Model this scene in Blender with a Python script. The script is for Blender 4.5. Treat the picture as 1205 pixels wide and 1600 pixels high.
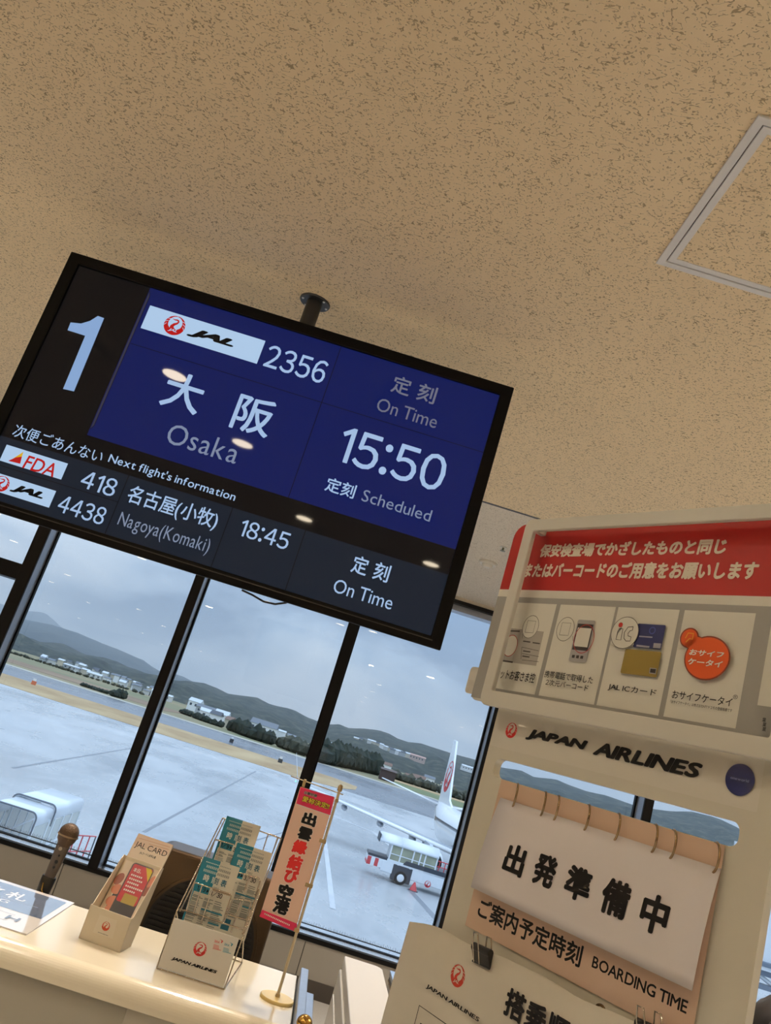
import bpy, bmesh, math, random
from mathutils import Vector, Matrix, noise
random.seed(7)
for o in list(bpy.data.objects): bpy.data.objects.remove(o)
SC = bpy.context.scene
COL = SC.collection
R = math.radians
# ------------------------------------------------------------------ camera
EYE = 1.68
FPX = 1300.0
PITCH, ROLL, YAW = R(15.6), R(17.47), R(0.78)
FW = Vector((-math.sin(YAW)*math.cos(PITCH), math.cos(YAW)*math.cos(PITCH), math.sin(PITCH)))
_r = Vector((math.cos(YAW), math.sin(YAW), 0)); _u = _r.cross(FW)
IR = math.cos(ROLL)*_r + math.sin(ROLL)*_u
IU = -math.sin(ROLL)*_r + math.cos(ROLL)*_u
CAMPOS = Vector((0, 0, EYE))
cd = bpy.data.cameras.new('camera'); cam = bpy.data.objects.new('camera', cd); COL.objects.link(cam)
cd.sensor_fit = 'VERTICAL'; cd.sensor_height = 24.0; cd.lens = FPX/1600*24.0
cd.clip_start = 0.05; cd.clip_end = 20000
cam.matrix_world = Matrix(((IR.x, IU.x, -FW.x, 0), (IR.y, IU.y, -FW.y, 0), (IR.z, IU.z, -FW.z, EYE), (0, 0, 0, 1)))
SC.camera = cam
SC.view_settings.view_transform = 'Standard'; SC.view_settings.look = 'None'
SC.view_settings.gamma = 1.0; SC.view_settings.use_curve_mapping = False
SC.view_settings.exposure = 0.0
# ------------------------------------------------------------------ light
SKY_STRENGTH = 1.12
LAMP_W = 6.0
LAMP_BACK_W = 12.5
GATE_FILL_W = 52.0
HALL_W = 79.0
LAMP_COL = (1.0, 0.88, 0.74)
def lin(c):
    c = c/255.0
    return c/12.92 if c <= 0.04045 else ((c+0.055)/1.055)**2.4
def rgb(c): return (lin(c[0]), lin(c[1]), lin(c[2]), 1.0)
def build_world():
    w = bpy.data.worlds.new('overcast_sky'); SC.world = w; w.use_nodes = True
    nt = w.node_tree; n = nt.nodes; l = nt.links; n.clear()
    out = n.new('ShaderNodeOutputWorld'); bg = n.new('ShaderNodeBackground'); l.new(bg.outputs[0], out.inputs[0])
    tc = n.new('ShaderNodeTexCoord')
    mp = n.new('ShaderNodeMapping'); mp.inputs['Scale'].default_value = (1.0, 1.0, 2.6); mp.inputs['Location'].default_value = (3.1, 1.7, 0.3); mp.inputs['Rotation'].default_value = (0, .22, 0)
    l.new(tc.outputs['Generated'], mp.inputs[0])
    n1 = n.new('ShaderNodeTexNoise'); n1.inputs['Scale'].default_value = 3.1; n1.inputs['Detail'].default_value = 7; n1.inputs['Roughness'].default_value = .52; n1.inputs['Distortion'].default_value = .4
    l.new(mp.outputs[0], n1.inputs['Vector'])
    cr = n.new('ShaderNodeValToRGB'); e = cr.color_ramp.elements
    e[0].position = .39; e[0].color = rgb((132, 154, 184)); e[1].position = .61; e[1].color = rgb((214, 227, 243))
    m = cr.color_ramp.elements.new(.48); m.color = rgb((172, 193, 219))
    l.new(n1.outputs[0], cr.inputs[0])
    l.new(cr.outputs[0], bg.inputs[0])
    # overcast sky: brighter towards the zenith
    sep = n.new('ShaderNodeSeparateXYZ'); l.new(tc.outputs['Generated'], sep.inputs[0])
    zr = n.new('ShaderNodeMapRange'); l.new(sep.outputs[2], zr.inputs[0])
    for i, v in ((1, .06), (2, 1.), (3, 1.), (4, 3.2)): zr.inputs[i].default_value = v
    st = n.new('ShaderNodeMath'); st.operation = 'MULTIPLY'; st.inputs[1].default_value = SKY_STRENGTH; l.new(zr.outputs[0], st.inputs[0]); l.new(st.outputs[0], bg.inputs[1])
build_world()
SC.cycles.max_bounces = 10; SC.cycles.diffuse_bounces = 5; SC.cycles.glossy_bounces = 4; SC.cycles.transparent_max_bounces = 12
SC.cycles.sample_clamp_indirect = 4.0
# ------------------------------------------------------------------ helpers
def ray(x, y): return IR*((x-602.5)/FPX) + IU*((800-y)/FPX) + FW
def PY(x, y, Y):
    d = ray(x, y); return CAMPOS + d*(Y/d.y)
def PZ(x, y, z):
    d = ray(x, y); return CAMPOS + d*((z-EYE)/d.z)
def tag(o, label=None, cat=None, group=None, kind=None):
    if label: o['label'] = label
    if cat: o['category'] = cat
    if group: o['group'] = group
    if kind: o['kind'] = kind
    return o
def thing(name, label, cat, loc=(0, 0, 0), group=None):
    o = bpy.data.objects.new(name, None); COL.objects.link(o); o.location = loc; o.empty_display_size = .1
    return tag(o, label, cat, group)
def origin(o):
    v = Vector((0, 0, 0))
    while o is not None: v = v + Vector(o.location); o = o.parent
    return v
MATS = {}
def mat(name, c, rough=.5, metal=0., emit=0., spec=.5, coat=0., fn=None, cr=.06):
    if name in MATS: return MATS[name]
    m = bpy.data.materials.new(name); m.use_nodes = True
    b = m.node_tree.nodes['Principled BSDF']
    col = rgb(c)
    b.inputs['Base Color'].default_value = col; b.inputs['Roughness'].default_value = rough; b.inputs['Metallic'].default_value = metal
    b.inputs['Specular IOR Level'].default_value = spec
    b.inputs['Coat Weight'].default_value = coat; b.inputs['Coat Roughness'].default_value = cr
    if emit:
        b.inputs['Base Color'].default_value = (.004, .004, .004, 1)
        b.inputs['Emission Color'].default_value = col; b.inputs['Emission Strength'].default_value = emit
    if fn: fn(m.node_tree, b)
    MATS[name] = m
    return m
def vary(amount, scale, dark=.8, detail=4, stretch=None):
    """procedural tone variation multiplied on the base colour"""
    def f(nt, b):
        n, l = nt.nodes, nt.links
        tc = n.new('ShaderNodeTexCoord'); nz = n.new('ShaderNodeTexNoise'); nz.inputs['Scale'].default_value = scale; nz.inputs['Detail'].default_value = detail
        src = tc.outputs['Object']
        if stretch:
            mp = n.new('ShaderNodeMapping'); mp.inputs['Scale'].default_value = stretch; l.new(src, mp.inputs[0]); src = mp.outputs[0]
        l.new(src, nz.inputs['Vector'])
        cr = n.new('ShaderNodeValToRGB'); cr.color_ramp.elements[0].position = .35; cr.color_ramp.elements[1].position = .65
        c = b.inputs['Base Color'].default_value
        cr.color_ramp.elements[0].color = (c[0]*dark, c[1]*dark, c[2]*dark, 1); cr.color_ramp.elements[1].color = tuple(c)
        l.new(nz.outputs[0], cr.inputs[0])
        mix = n.new('ShaderNodeMix'); mix.data_type = 'RGBA'; mix.inputs['Factor'].default_value = amount
        mix.inputs['A'].default_value = tuple(c); l.new(cr.outputs[0], mix.inputs['B']); l.new(mix.outputs['Result'], b.inputs['Base Color'])
    return f
class MB:
    def __init__(s): s.v = []; s.f = []; s.sm = []
    def add(s, vs, fs, smooth=False):
        k = len(s.v); s.v += [Vector(p) for p in vs]; s.f += [tuple(i+k for i in q) for q in fs]; s.sm += [smooth]*len(fs); return s
    def hexa(s, p):   # 8 corners: bottom ring 0-3, top ring 4-7
        return s.add(p, [(3, 2, 1, 0), (4, 5, 6, 7), (0, 1, 5, 4), (1, 2, 6, 5), (2, 3, 7, 6), (3, 0, 4, 7)])
    def box(s, a, b):
        x0, x1 = sorted((a[0], b[0])); y0, y1 = sorted((a[1], b[1])); z0, z1 = sorted((a[2], b[2]))
        return s.hexa([(x0, y0, z0), (x1, y0, z0), (x1, y1, z0), (x0, y1, z0), (x0, y0, z1), (x1, y0, z1), (x1, y1, z1), (x0, y1, z1)])
    def fbox(s, F, a, b):   # box in a local frame F, coordinates (u, v, n)
        u0, u1 = sorted((a[0], b[0])); v0, v1 = sorted((a[1], b[1])); w0, w1 = sorted((a[2], b[2]))
        return s.hexa([F.at(*q) for q in ((u0, v0, w0), (u1, v0, w0), (u1, v1, w0), (u0, v1, w0), (u0, v0, w1), (u1, v0, w1), (u1, v1, w1), (u0, v1, w1))])
    def prism(s, F, pts, n0, n1):
        k = len(pts)
        vs = [F.at(u, v, n0) for u, v in pts] + [F.at(u, v, n1) for u, v in pts]
        return s.add(vs, [tuple(range(k-1, -1, -1)), tuple(range(k, 2*k))] + [(i, (i+1) % k, k+(i+1) % k, k+i) for i in range(k)])
    def tube(s, pts, r, seg=8, closed=False, cap=True):
        pts = [Vector(p) for p in pts]; n = len(pts); rs = r if isinstance(r, (list, tuple)) else [r]*n
        rings = []; up = None
        for i, p in enumerate(pts):
            if closed: t = pts[(i+1) % n]-pts[i-1]
            else: t = pts[min(i+1, n-1)]-pts[max(i-1, 0)]
            t.normalize()
            if up is None:
                up = Vector((0, 0, 1)) if abs(t.z) < .9 else Vector((1, 0, 0))
            a = up - t*up.dot(t); a.normalize(); b = t.cross(a); up = a
            rings.append([p + (a*math.cos(2*math.pi*k/seg) + b*math.sin(2*math.pi*k/seg))*rs[i] for k in range(seg)])
        vs = [q for rg in rings for q in rg]; fs = []
        for i in range(n if closed else n-1):
            j = (i+1) % n
            for k in range(seg): fs.append((i*seg+k, i*seg+(k+1) % seg, j*seg+(k+1) % seg, j*seg+k))
        s.add(vs, fs, True)
        if cap and not closed:
            s.add(rings[0], [tuple(range(seg-1, -1, -1))]); s.add(rings[-1], [tuple(range(seg))])
        return s
    def lathe(s, base, axis, prof, seg=24):   # prof: (distance along axis, radius)
        base = Vector(base); ax = Vector(axis).normalized()
        a = Vector((0, 0, 1)) if abs(ax.z) < .9 else Vector((1, 0, 0)); a = (a-ax*a.dot(ax)).normalized(); b = ax.cross(a)
        vs = []; fs = []
        for d, r in prof:
            for k in range(seg): vs.append(base+ax*d+(a*math.cos(2*math.pi*k/seg)+b*math.sin(2*math.pi*k/seg))*max(r, 1e-5))
        for i in range(len(prof)-1):
            for k in range(seg): fs.append((i*seg+k, i*seg+(k+1) % seg, (i+1)*seg+(k+1) % seg, (i+1)*seg+k))
        s.add(vs, fs, True)
        s.add(vs[:seg], [tuple(range(seg-1, -1, -1))]); s.add(vs[-seg:], [tuple(range(seg))])
        return s
    def build(s, name, m, parent=None, bevel=0., seg=2, fix=True, solid=0.):
        me = bpy.data.meshes.new(name); off = origin(parent)
        me.from_pydata([tuple(p-off) for p in s.v], [], s.f)
        me.polygons.foreach_set('use_smooth', s.sm)
        me.materials.append(m)
        if fix:
            bm = bmesh.new(); bm.from_mesh(me); bmesh.ops.recalc_face_normals(bm, faces=bm.faces); bm.to_mesh(me); bm.free()
        me.update()
        o = bpy.data.objects.new(name, me); COL.objects.link(o); o.parent = parent
        if solid:
            q = o.modifiers.new('thickness', 'SOLIDIFY'); q.thickness = solid; q.offset = -1
        if bevel:
            q = o.modifiers.new('bevel', 'BEVEL'); q.width = bevel; q.segments = seg; q.limit_method = 'ANGLE'; q.angle_limit = R(50)
        return o
class Frame:
    """a flat face in the room: origin O, right U, up V, outward normal N"""
    def __init__(s, O, U, V):
        s.O = Vector(O); s.U = Vector(U).normalized(); V = Vector(V); s.V = (V-s.U*V.dot(s.U)).normalized(); s.N = s.U.cross(s.V)
    def at(s, u, v, n=0.): return s.O+s.U*u+s.V*v+s.N*n
    def px(s, x, y, n=0.):
        d = ray(x, y); O = s.O+s.N*n; p = CAMPOS+d*((O-CAMPOS).dot(s.N)/d.dot(s.N)) - s.O
        return (p.dot(s.U), p.dot(s.V))
_TX = {}
def glyph(ch, shear, res):
    """one character as flat 2D mesh; numerals use their full-width forms"""
    key = (ch, shear, res)
    if key in _TX: return _TX[key]
    if ch == '1':
        _TX[key] = ([(.245, 0), (.332, 0), (.332, .735), (.262, .735), (.06, .60), (.105, .535), (.245, .628)], [(0, 1, 2, 3, 6), (3, 4, 5, 6)]); return _TX[key]
    c = bpy.data.curves.new('t', 'FONT'); c.body = chr(ord(ch)+0xFEE0) if ch in '023456789:/' else ch
    c.resolution_u = res; c.shear = shear; c.fill_mode = 'FRONT'
    o = bpy.data.objects.new('t', c); COL.objects.link(o)
    dg = bpy.context.evaluated_depsgraph_get(); dg.update()
    me = bpy.data.meshes.new_from_object(o.evaluated_get(dg))
    vs = [(v.co.x, v.co.y) for v in me.vertices]; fs = [tuple(p.vertices) for p in me.polygons]
    bpy.data.objects.remove(o); bpy.data.curves.remove(c); bpy.data.meshes.remove(me)
    _TX[key] = (vs, fs); return vs, fs
def text2d(t, bold=0., shear=0., res=3):
    V_, F_ = [], []; x = 0.; prev = ''
    for ch in t:
        if ch == ' ': x += .30 if prev.isascii() else .5; prev = ''; continue
        vs, fs = glyph(ch, shear, res)
        if not vs: x += .3; continue
        if ch.isascii():
            un = [p[0]-p[1]*shear for p in vs]; x0, x1 = min(un), max(un)        # upright extent, so slanted letters keep their spacing
            gap = .10+bold*1.5
            if ch in 'AVTYWvy\'' or prev in 'AVTYWvy': gap -= .055
            if prev and prev.isascii(): x += gap
            off = x-x0; x += x1-x0
        else:
            if prev and prev.isascii(): x += .06
            off = x; x += 1.0
        k = len(V_); V_ += [(p[0]+off, p[1]) for p in vs]; F_ += [tuple(i+k for i in f) for f in fs]; prev = ch
    return V_, F_
class Print:
    """flat print on a Frame: shapes and lettering collected by name, built as thin meshes"""
    def __init__(s, F, n0=.0006, step=.0003): s.F = F; s.g = {}; s.n0 = n0; s.step = step; s.k = 0; s.lay = {}
    def _mb(s, name, m):
        base = name.split('#')[0]      # 'name#key' keeps adding to one piece; a plain name starts a new piece
        if base not in s.lay: s.lay[base] = s.k; s.k += 1
        key = name if '#' in name else '%s@%d' % (name, len(s.g))
        if key not in s.g: s.g[key] = (MB(), m, s.n0+s.step*s.lay[base], base)
        return s.g[key][:3]
    def poly(s, name, m, pts):
        mb, _, n = s._mb(name, m); mb.add([s.F.at(u, v, n) for u, v in pts], [tuple(range(len(pts)))]); return s
    def ppoly(s, name, m, pts): return s.poly(name, m, [s.F.px(*p) for p in pts])
    def rect(s, name, m, a, b): return s.poly(name, m, [(a[0], a[1]), (b[0], a[1]), (b[0], b[1]), (a[0], b[1])])
    def rrect(s, name, m, a, b, r): return s.poly(name, m, rounded(a[0], a[1], b[0], b[1], r))
    def disc(s, name, m, c, rx, ry=None, seg=40):
        ry = ry or rx; return s.poly(name, m, [(c[0]+rx*math.cos(2*math.pi*k/seg), c[1]+ry*math.sin(2*math.pi*k/seg)) for k in range(seg)])
    def ring(s, name, m, c, rx, ry, w, seg=48):
        mb, _, n = s._mb(name, m); vs = []
        for k in range(seg):
            a = 2*math.pi*k/seg
            vs += [s.F.at(c[0]+rx*math.cos(a), c[1]+ry*math.sin(a), n), s.F.at(c[0]+(rx-w)*math.cos(a), c[1]+(ry-w)*math.sin(a), n)]
        mb.add(vs, [(2*k, 2*((k+1) % seg), 2*((k+1) % seg)+1, 2*k+1) for k in range(seg)]); return s
    def line(s, name, m, pts, w):
        mb, _, n = s._mb(name, m)
        L = []
        for i, p in enumerate(pts):
            ww = w[i] if isinstance(w, (list, tuple)) else w
            a = Vector(pts[max(i-1, 0)]); b = Vector(pts[min(i+1, len(pts)-1)]); d = (b-a).normalized(); q = Vector((-d.y, d.x))*ww/2
            L.append((Vector(p)+q, Vector(p)-q))
        vs = [s.F.at(q.x, q.y, n) for pr in L for q in pr]
        mb.add(vs, [(2*i, 2*i+1, 2*i+3, 2*i+2) for i in range(len(pts)-1)]); return s
    def pline(s, name, m, pts, w): return s.line(name, m, [s.F.px(*p) for p in pts], w)
    def text(s, name, m, t, box, bold=0., shear=0., res=3, grow=0.):
        vs, fs = text2d(t, 0., shear, res)
        if not vs: return s
        x0 = min(v[0] for v in vs); x1 = max(v[0] for v in vs); y0 = min(v[1] for v in vs); y1 = max(v[1] for v in vs)
        a0, b0, a1, b1 = box; a0 -= grow; b0 -= grow; a1 += grow; b1 += grow
        mb, _, n = s._mb(name, m)
        w = (y1-y0)*bold*.8                      # heavier weight: the glyph laid down again, shifted by the extra stroke width
        k = 1 if w <= 0 else (8 if w > .03 else 5)
        x0 -= w; x1 += w; y0 -= w; y1 += w
        for i in range(k):
            a = 2*math.pi*i/max(k, 1)+.39; dx = w*math.cos(a); dy = w*math.sin(a)
            mb.add([s.F.at(a0+(x+dx-x0)/(x1-x0)*(a1-a0), b0+(y+dy-y0)/(y1-y0)*(b1-b0), n+i*4e-6) for x, y in vs], fs)
        return s
    def box(s, pts):
        q = [s.F.px(*p) for p in pts]; return (min(p[0] for p in q), min(p[1] for p in q), max(p[0] for p in q), max(p[1] for p in q))
    def ptext(s, name, m, t, pts, **k): return s.text(name, m, t, s.box(pts), **k)
    def build(s, parent):
        out = {}
        for key, (mb, m, n, base) in s.g.items(): out[key] = mb.build(base, m, parent, fix=False)
        return out
def rounded(x0, y0, x1, y1, r, seg=6):
    rs = r if isinstance(r, (list, tuple)) else (r,)*4      # bl, br, tr, tl
    P = []
    for (cx, cy, a0), q in zip(((x0, y0, 180), (x1, y0, 270), (x1, y1, 0), (x0, y1, 90)), rs):
        sx = 1 if cx == x0 else -1; sy = 1 if cy == y0 else -1
        if q <= 0: P.append((cx, cy)); continue
        for k in range(seg+1):
            a = R(a0+90*k/seg); P.append((cx+sx*q+q*math.cos(a), cy+sy*q+q*math.sin(a)))
    return P
def holed(mb, F, outer, hole, n0, n1):
    """plate with a hole: both loops are lists of (u, v); outer is a rectangle or convex loop around hole"""
    cx = sum(p[0] for p in hole)/len(hole); cy = sum(p[1] for p in hole)/len(hole)
    hx0 = min(p[0] for p in hole); hx1 = max(p[0] for p in hole); hy0 = min(p[1] for p in hole); hy1 = max(p[1] for p in hole)
    ox0 = min(p[0] for p in outer); ox1 = max(p[0] for p in outer); oy0 = min(p[1] for p in outer); oy1 = max(p[1] for p in outer)
    # outer and hole are rounded() loops with the same point count, so they pair up
    k = len(hole); assert k == len(outer)
    vs = [F.at(u, v, n) for n in (n0, n1) for loop in (outer, hole) for u, v in loop]
    fs = []
    for i in range(k):
        j = (i+1) % k
        fs += [(i, j, k+j, k+i), (2*k+i, 3*k+i, 3*k+j, 2*k+j), (i, 2*k+i, 2*k+j, j), (k+i, k+j, 3*k+j, 3*k+i)]
    return mb.add(vs, fs)
def emblem(P, c, r, red, white, pre='crane_emblem', word=True):
    """round red crane mark: wings meet above, head turned left, three letters below"""
    x, y = c; q = '#%d' % len(P.g)
    P.disc(pre, red, c, r)
    P.disc(pre+'_field'+q, white, (x, y+.20*r), .66*r, .72*r)
    # wing slits at the left and right rim
    for sx in (-1, 1):
        for a0 in (150, 172, 194):
            a = R(a0) if sx < 0 else R(180-a0)
            P.line(pre+'_field'+q, white, [(x+math.cos(a)*r*1.02, y+math.sin(a)*r*1.02), (x+math.cos(a+sx*.30)*r*.80, y+math.sin(a+sx*.30)*r*.80)], .045*r)
    P.line(pre+'_field'+q, white, [(x-.03*r, y+1.02*r), (x+.02*r, y+.84*r)], .05*r)
    # body rises from below, neck curls up, head and beak to the left
    nk = [(.02, -.62), (-.16, -.35), (-.20, -.12), (-.06, .10), (.16, .26), (.25, .44), (.17, .57), (.02, .60), (-.12, .56), (-.42, .60)]
    wd = [.62, .46, .34, .25, .19, .16, .16, .15, .11, .015]
    P.line(pre+'_crane'+q, red, [(x+a*r, y+b*r) for a, b in nk], [w*r for w in wd])
    P.poly(pre+'_crane'+q, red, [(x-.62*r, y-.1*r), (x-.30*r, y-.42*r), (x+.0*r, y-.25*r), (x-.1*r, y-.8*r), (x-.6*r, y-.5*r)])
    P.poly(pre+'_crane'+q, red, [(x+.64*r, y-.1*r), (x+.36*r, y-.36*r), (x+.05*r, y-.38*r), (x+.1*r, y-.8*r), (x+.6*r, y-.5*r)])
    if word: P.text(pre+'_letters', white, 'JAL', (x-.42*r, y-.72*r, x+.44*r, y-.38*r), bold=.03, shear=.3)
def cropper(x0, y0, k): return lambda x, y: (x0+x/k, y0+y/k)
def rdisc(c, r, seg=32): return [(c[0]+r*math.cos(2*math.pi*k/seg), c[1]+r*math.sin(2*math.pi*k/seg)) for k in range(seg)]
# ------------------------------------------------------------------ materials of the room
H = EYE+1.306            # ceiling
YW = 6.4                 # inner face of the window wall
CT = EYE-.605            # counter top
def wormholes(scale, dark, cut, warm):
    def f(nt, b):
        n, l = nt.nodes, nt.links
        tc = n.new('ShaderNodeTexCoord')
        w = n.new('ShaderNodeTexNoise'); w.inputs['Scale'].default_value = 9; w.inputs['Detail'].default_value = 1; l.new(tc.outputs['Object'], w.inputs['Vector'])
        wv = n.new('ShaderNodeVectorMath'); wv.operation = 'SCALE'; wv.inputs['Scale'].default_value = .05; l.new(w.outputs['Color'], wv.inputs[0])
        ad = n.new('ShaderNodeVectorMath'); ad.operation = 'ADD'; l.new(tc.outputs['Object'], ad.inputs[0]); l.new(wv.outputs[0], ad.inputs[1])
        mp = n.new('ShaderNodeMapping'); mp.inputs['Scale'].default_value = (.62, 1.0, 1.0); mp.inputs['Rotation'].default_value = (0, 0, .25); l.new(ad.outputs[0], mp.inputs[0])
        a = n.new('ShaderNodeTexNoise'); a.inputs['Scale'].default_value = scale; a.inputs['Detail'].default_value = 1.5; l.new(mp.outputs[0], a.inputs['Vector'])
        s1 = n.new('ShaderNodeMath'); s1.operation = 'SUBTRACT'; l.new(a.outputs[0], s1.inputs[0]); s1.inputs[1].default_value = .5
        ab = n.new('ShaderNodeMath'); ab.operation = 'ABSOLUTE'; l.new(s1.outputs[0], ab.inputs[0])
        r1 = n.new('ShaderNodeMapRange'); r1.interpolation_type = 'SMOOTHSTEP'; l.new(ab.outputs[0], r1.inputs[0])
        for i, v in ((1, .012), (2, .034), (3, 1.), (4, 0.)): r1.inputs[i].default_value = v
        c = n.new('ShaderNodeTexNoise'); c.inputs['Scale'].default_value = scale*1.25; c.inputs['Detail'].default_value = 1; l.new(ad.outputs[0], c.inputs['Vector'])
        r2 = n.new('ShaderNodeMapRange'); r2.interpolation_type = 'SMOOTHSTEP'; l.new(c.outputs[0], r2.inputs[0])
        for i, v in ((1, cut), (2, cut+.05), (3, 0.), (4, 1.)): r2.inputs[i].default_value = v
        mu = n.new('ShaderNodeMath'); mu.operation = 'MULTIPLY'; l.new(r1.outputs[0], mu.inputs[0]); l.new(r2.outputs[0], mu.inputs[1])
        pn = n.new('ShaderNodeTexNoise'); pn.inputs['Scale'].default_value = scale*2.1; pn.inputs['Detail'].default_value = 0; l.new(tc.outputs['Object'], pn.inputs['Vector'])
        r3 = n.new('ShaderNodeMapRange'); r3.interpolation_type = 'SMOOTHSTEP'; l.new(pn.outputs[0], r3.inputs[0])
        for i, v in ((1, .70), (2, .75), (3, 0.), (4, .8)): r3.inputs[i].default_value = v
        mm = n.new('ShaderNodeMath'); mm.operation = 'MAXIMUM'; l.new(mu.outputs[0], mm.inputs[0]); l.new(r3.outputs[0], mm.inputs[1]); mu = mm
        mix = n.new('ShaderNodeMix'); mix.data_type = 'RGBA'; l.new(mu.outputs[0], mix.inputs['Factor'])
        col = b.inputs['Base Color'].default_value
        mix.inputs['A'].default_value = tuple(col); mix.inputs['B'].default_value = (col[0]*dark, col[1]*dark*.93, col[2]*dark*.8, 1)
        l.new(mix.outputs['Result'], b.inputs['Base Color'])
        bp = n.new('ShaderNodeBump'); bp.inputs['Strength'].default_value = .5; bp.inputs['Distance'].default_value = .002; bp.invert = True
        l.new(mu.outputs[0], bp.inputs['Height']); l.new(bp.outputs[0], b.inputs['Normal'])
    return f
M = {}
M['ceil'] = mat('rockwool_ceiling', (237, 217, 183), .9, fn=wormholes(80, .38, .475, 0))
M['ceil2'] = mat('fine_rockwool_ceiling', (228, 219, 205), .9, fn=wormholes(100, .45, .50, 0))
M['wall'] = mat('beige_wall', (206, 203, 197), .7, fn=vary(.4, 3, .95))
M['wallpanel'] = mat('wall_panel_beige', (150, 145, 137), .6, fn=vary(.5, 4, .94))
M['floor'] = mat('speckled_floor', (206, 204, 200), .45, fn=vary(.8, 160, .7, 3))
M['trimdark'] = mat('dark_trim', (40, 36, 32), .5)
M['black'] = mat('black_metal', (18, 18, 19), .45, fn=vary(.5, 6, .8))
M['mull'] = mat('black_window_frame', (9, 8, 8), .5, spec=.15, fn=vary(.5, 3, .8))
M['alu'] = mat('grey_aluminium', (165, 170, 180), .35, .6, fn=vary(.4, 8, .92, stretch=(1, 1, 12)))
M['ledge'] = mat('bright_aluminium_ledge', (226, 230, 236), .24, .85, fn=vary(.4, 8, .92))
M['trim'] = mat('cream_trim', (214, 203, 184), .6, fn=vary(.3, 3, .95))
M['white'] = mat('white_plastic', (226, 221, 210), .45, fn=vary(.3, 5, .96))
M['lens'] = mat('lamp_lens', (255, 226, 180), .5, emit=14.)
M['lens_near'] = mat('lamp_lens_close', (255, 236, 205), .5, emit=120.)
def glass_mat():
    m = bpy.data.materials.new('window_glass'); m.use_nodes = True; nt = m.node_tree; n, l = nt.nodes, nt.links; n.clear()
    o = n.new('ShaderNodeOutputMaterial'); t = n.new('ShaderNodeBsdfTransparent'); t.inputs[0].default_value = (.93, .96, .97, 1)
    g = n.new('ShaderNodeBsdfGlossy'); g.inputs['Roughness'].default_value = .0; fr = n.new('ShaderNodeFresnel'); fr.inputs[0].default_value = 1.45
    mx = n.new('ShaderNodeMixShader'); l.new(fr.outputs[0], mx.inputs[0]); l.new(t.outputs[0], mx.inputs[1]); l.new(g.outputs[0], mx.inputs[2]); l.new(mx.outputs[0], o.inputs[0])
    return m
M['glass'] = glass_mat()
def struct(name, mb, m, parent=None, bevel=0.):
    o = mb.build(name, m, parent, bevel)
    if parent is None: o['kind'] = 'structure'
    return o
# ------------------------------------------------------------------ room shell
XL, XR, YB = -42., 9., -19.
struct('floor', MB().box((XL, YB, -.1), (XR, YW+.2, 0)), M['floor'])
struct('ceiling', MB().box((XL, YB, H), (XR, 3.944, H+.1)), M['ceil'])
struct('ceiling_side', MB().box((XL, 3.944, H), (-.62, YW+.2, H+.1)), M['ceil'])
struct('ceiling_window', MB().box((-.60, 3.964, H), (XR, YW+.2, H+.1)), M['ceil2'])
struct('trim_1', MB().box((-.62, 3.944, H-.0015), (XR, 3.964, H+.06)).box((-.62, 3.964, H-.0015), (-.60, YW, H+.06)), M['trimdark'])
struct('wall_back', MB().box((XL, YB-.1, 0), (XR, YB, H)), M['wall'])
struct('wall_left', MB().box((XL-.1, YB, 0), (XL, YW+.2, H)), M['wall'])
struct('wall_right', MB().box((XR, YB, 0), (XR+.1, YW+.2, H)), M['wall'])
SILL = EYE-1.344
jx = [PY(472, 1490, YW).x, PY(96, 1360, YW).x]
step = jx[0]-jx[1]
joints = sorted([jx[1]+step*k for k in range(-10, 8)])
wl = MB(); xs = [XL]+[j for j in joints if XL < j < XR]+[XR]
for a, b in zip(xs, xs[1:]): wl.box((a+.003, YW, .11), (b-.003, YW+.02, SILL))
struct('wall_window', wl, M['wallpanel'])
struct('wall_window_core', MB().box((XL, YW+.012, 0), (XR, YW+.2, SILL-.01)), M['trimdark'])
struct('baseboard_window', MB().box((XL, YW-.008, 0), (XR, YW+.012, .11)), mat('dark_baseboard', (66, 60, 54), .5, fn=vary(.5, 6, .85)))
# window frames
GY = YW+.16
struct('trim_2', MB().box((XL, YW-.012, SILL), (XR, YW+.02, SILL+.032)), M['mull'], bevel=.003)
struct('trim_3', MB().box((XL, YW+.02, SILL-.01), (XR, GY-.02, SILL+.036)), M['ledge'])
struct('trim_4', MB().box((XL, GY-.02, SILL), (XR, GY+.03, SILL+.041)), M['mull'])
zb = PY(740, 951, YW).z
struct('trim_5', MB().box((XL, YW-.01, zb), (XR, YW+.06, zb+.028)), M['mull'])
struct('trim_6', MB().box((XL, YW, zb+.028), (XR, YW+.2, H)), M['trim'])
zh = PY(704, 955, GY).z
struct('trim_7', MB().box((XL, YW+.06, zh), (XR, GY+.03, zb+.028)), M['alu'])
mull = [(-3.905, -3.835), (-2.607, -2.511), (-1.334, -1.263), (-.092, -.022), (1.150, 1.222), (2.401, 2.470), (3.74, 3.81), (4.98, 5.05), (6.12, 6.19), (7.36, 7.43)]
for i in range(8):
    mull.insert(0, (mull[0][0]-1.25, mull[0][1]-1.25))
pk = 0
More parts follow.
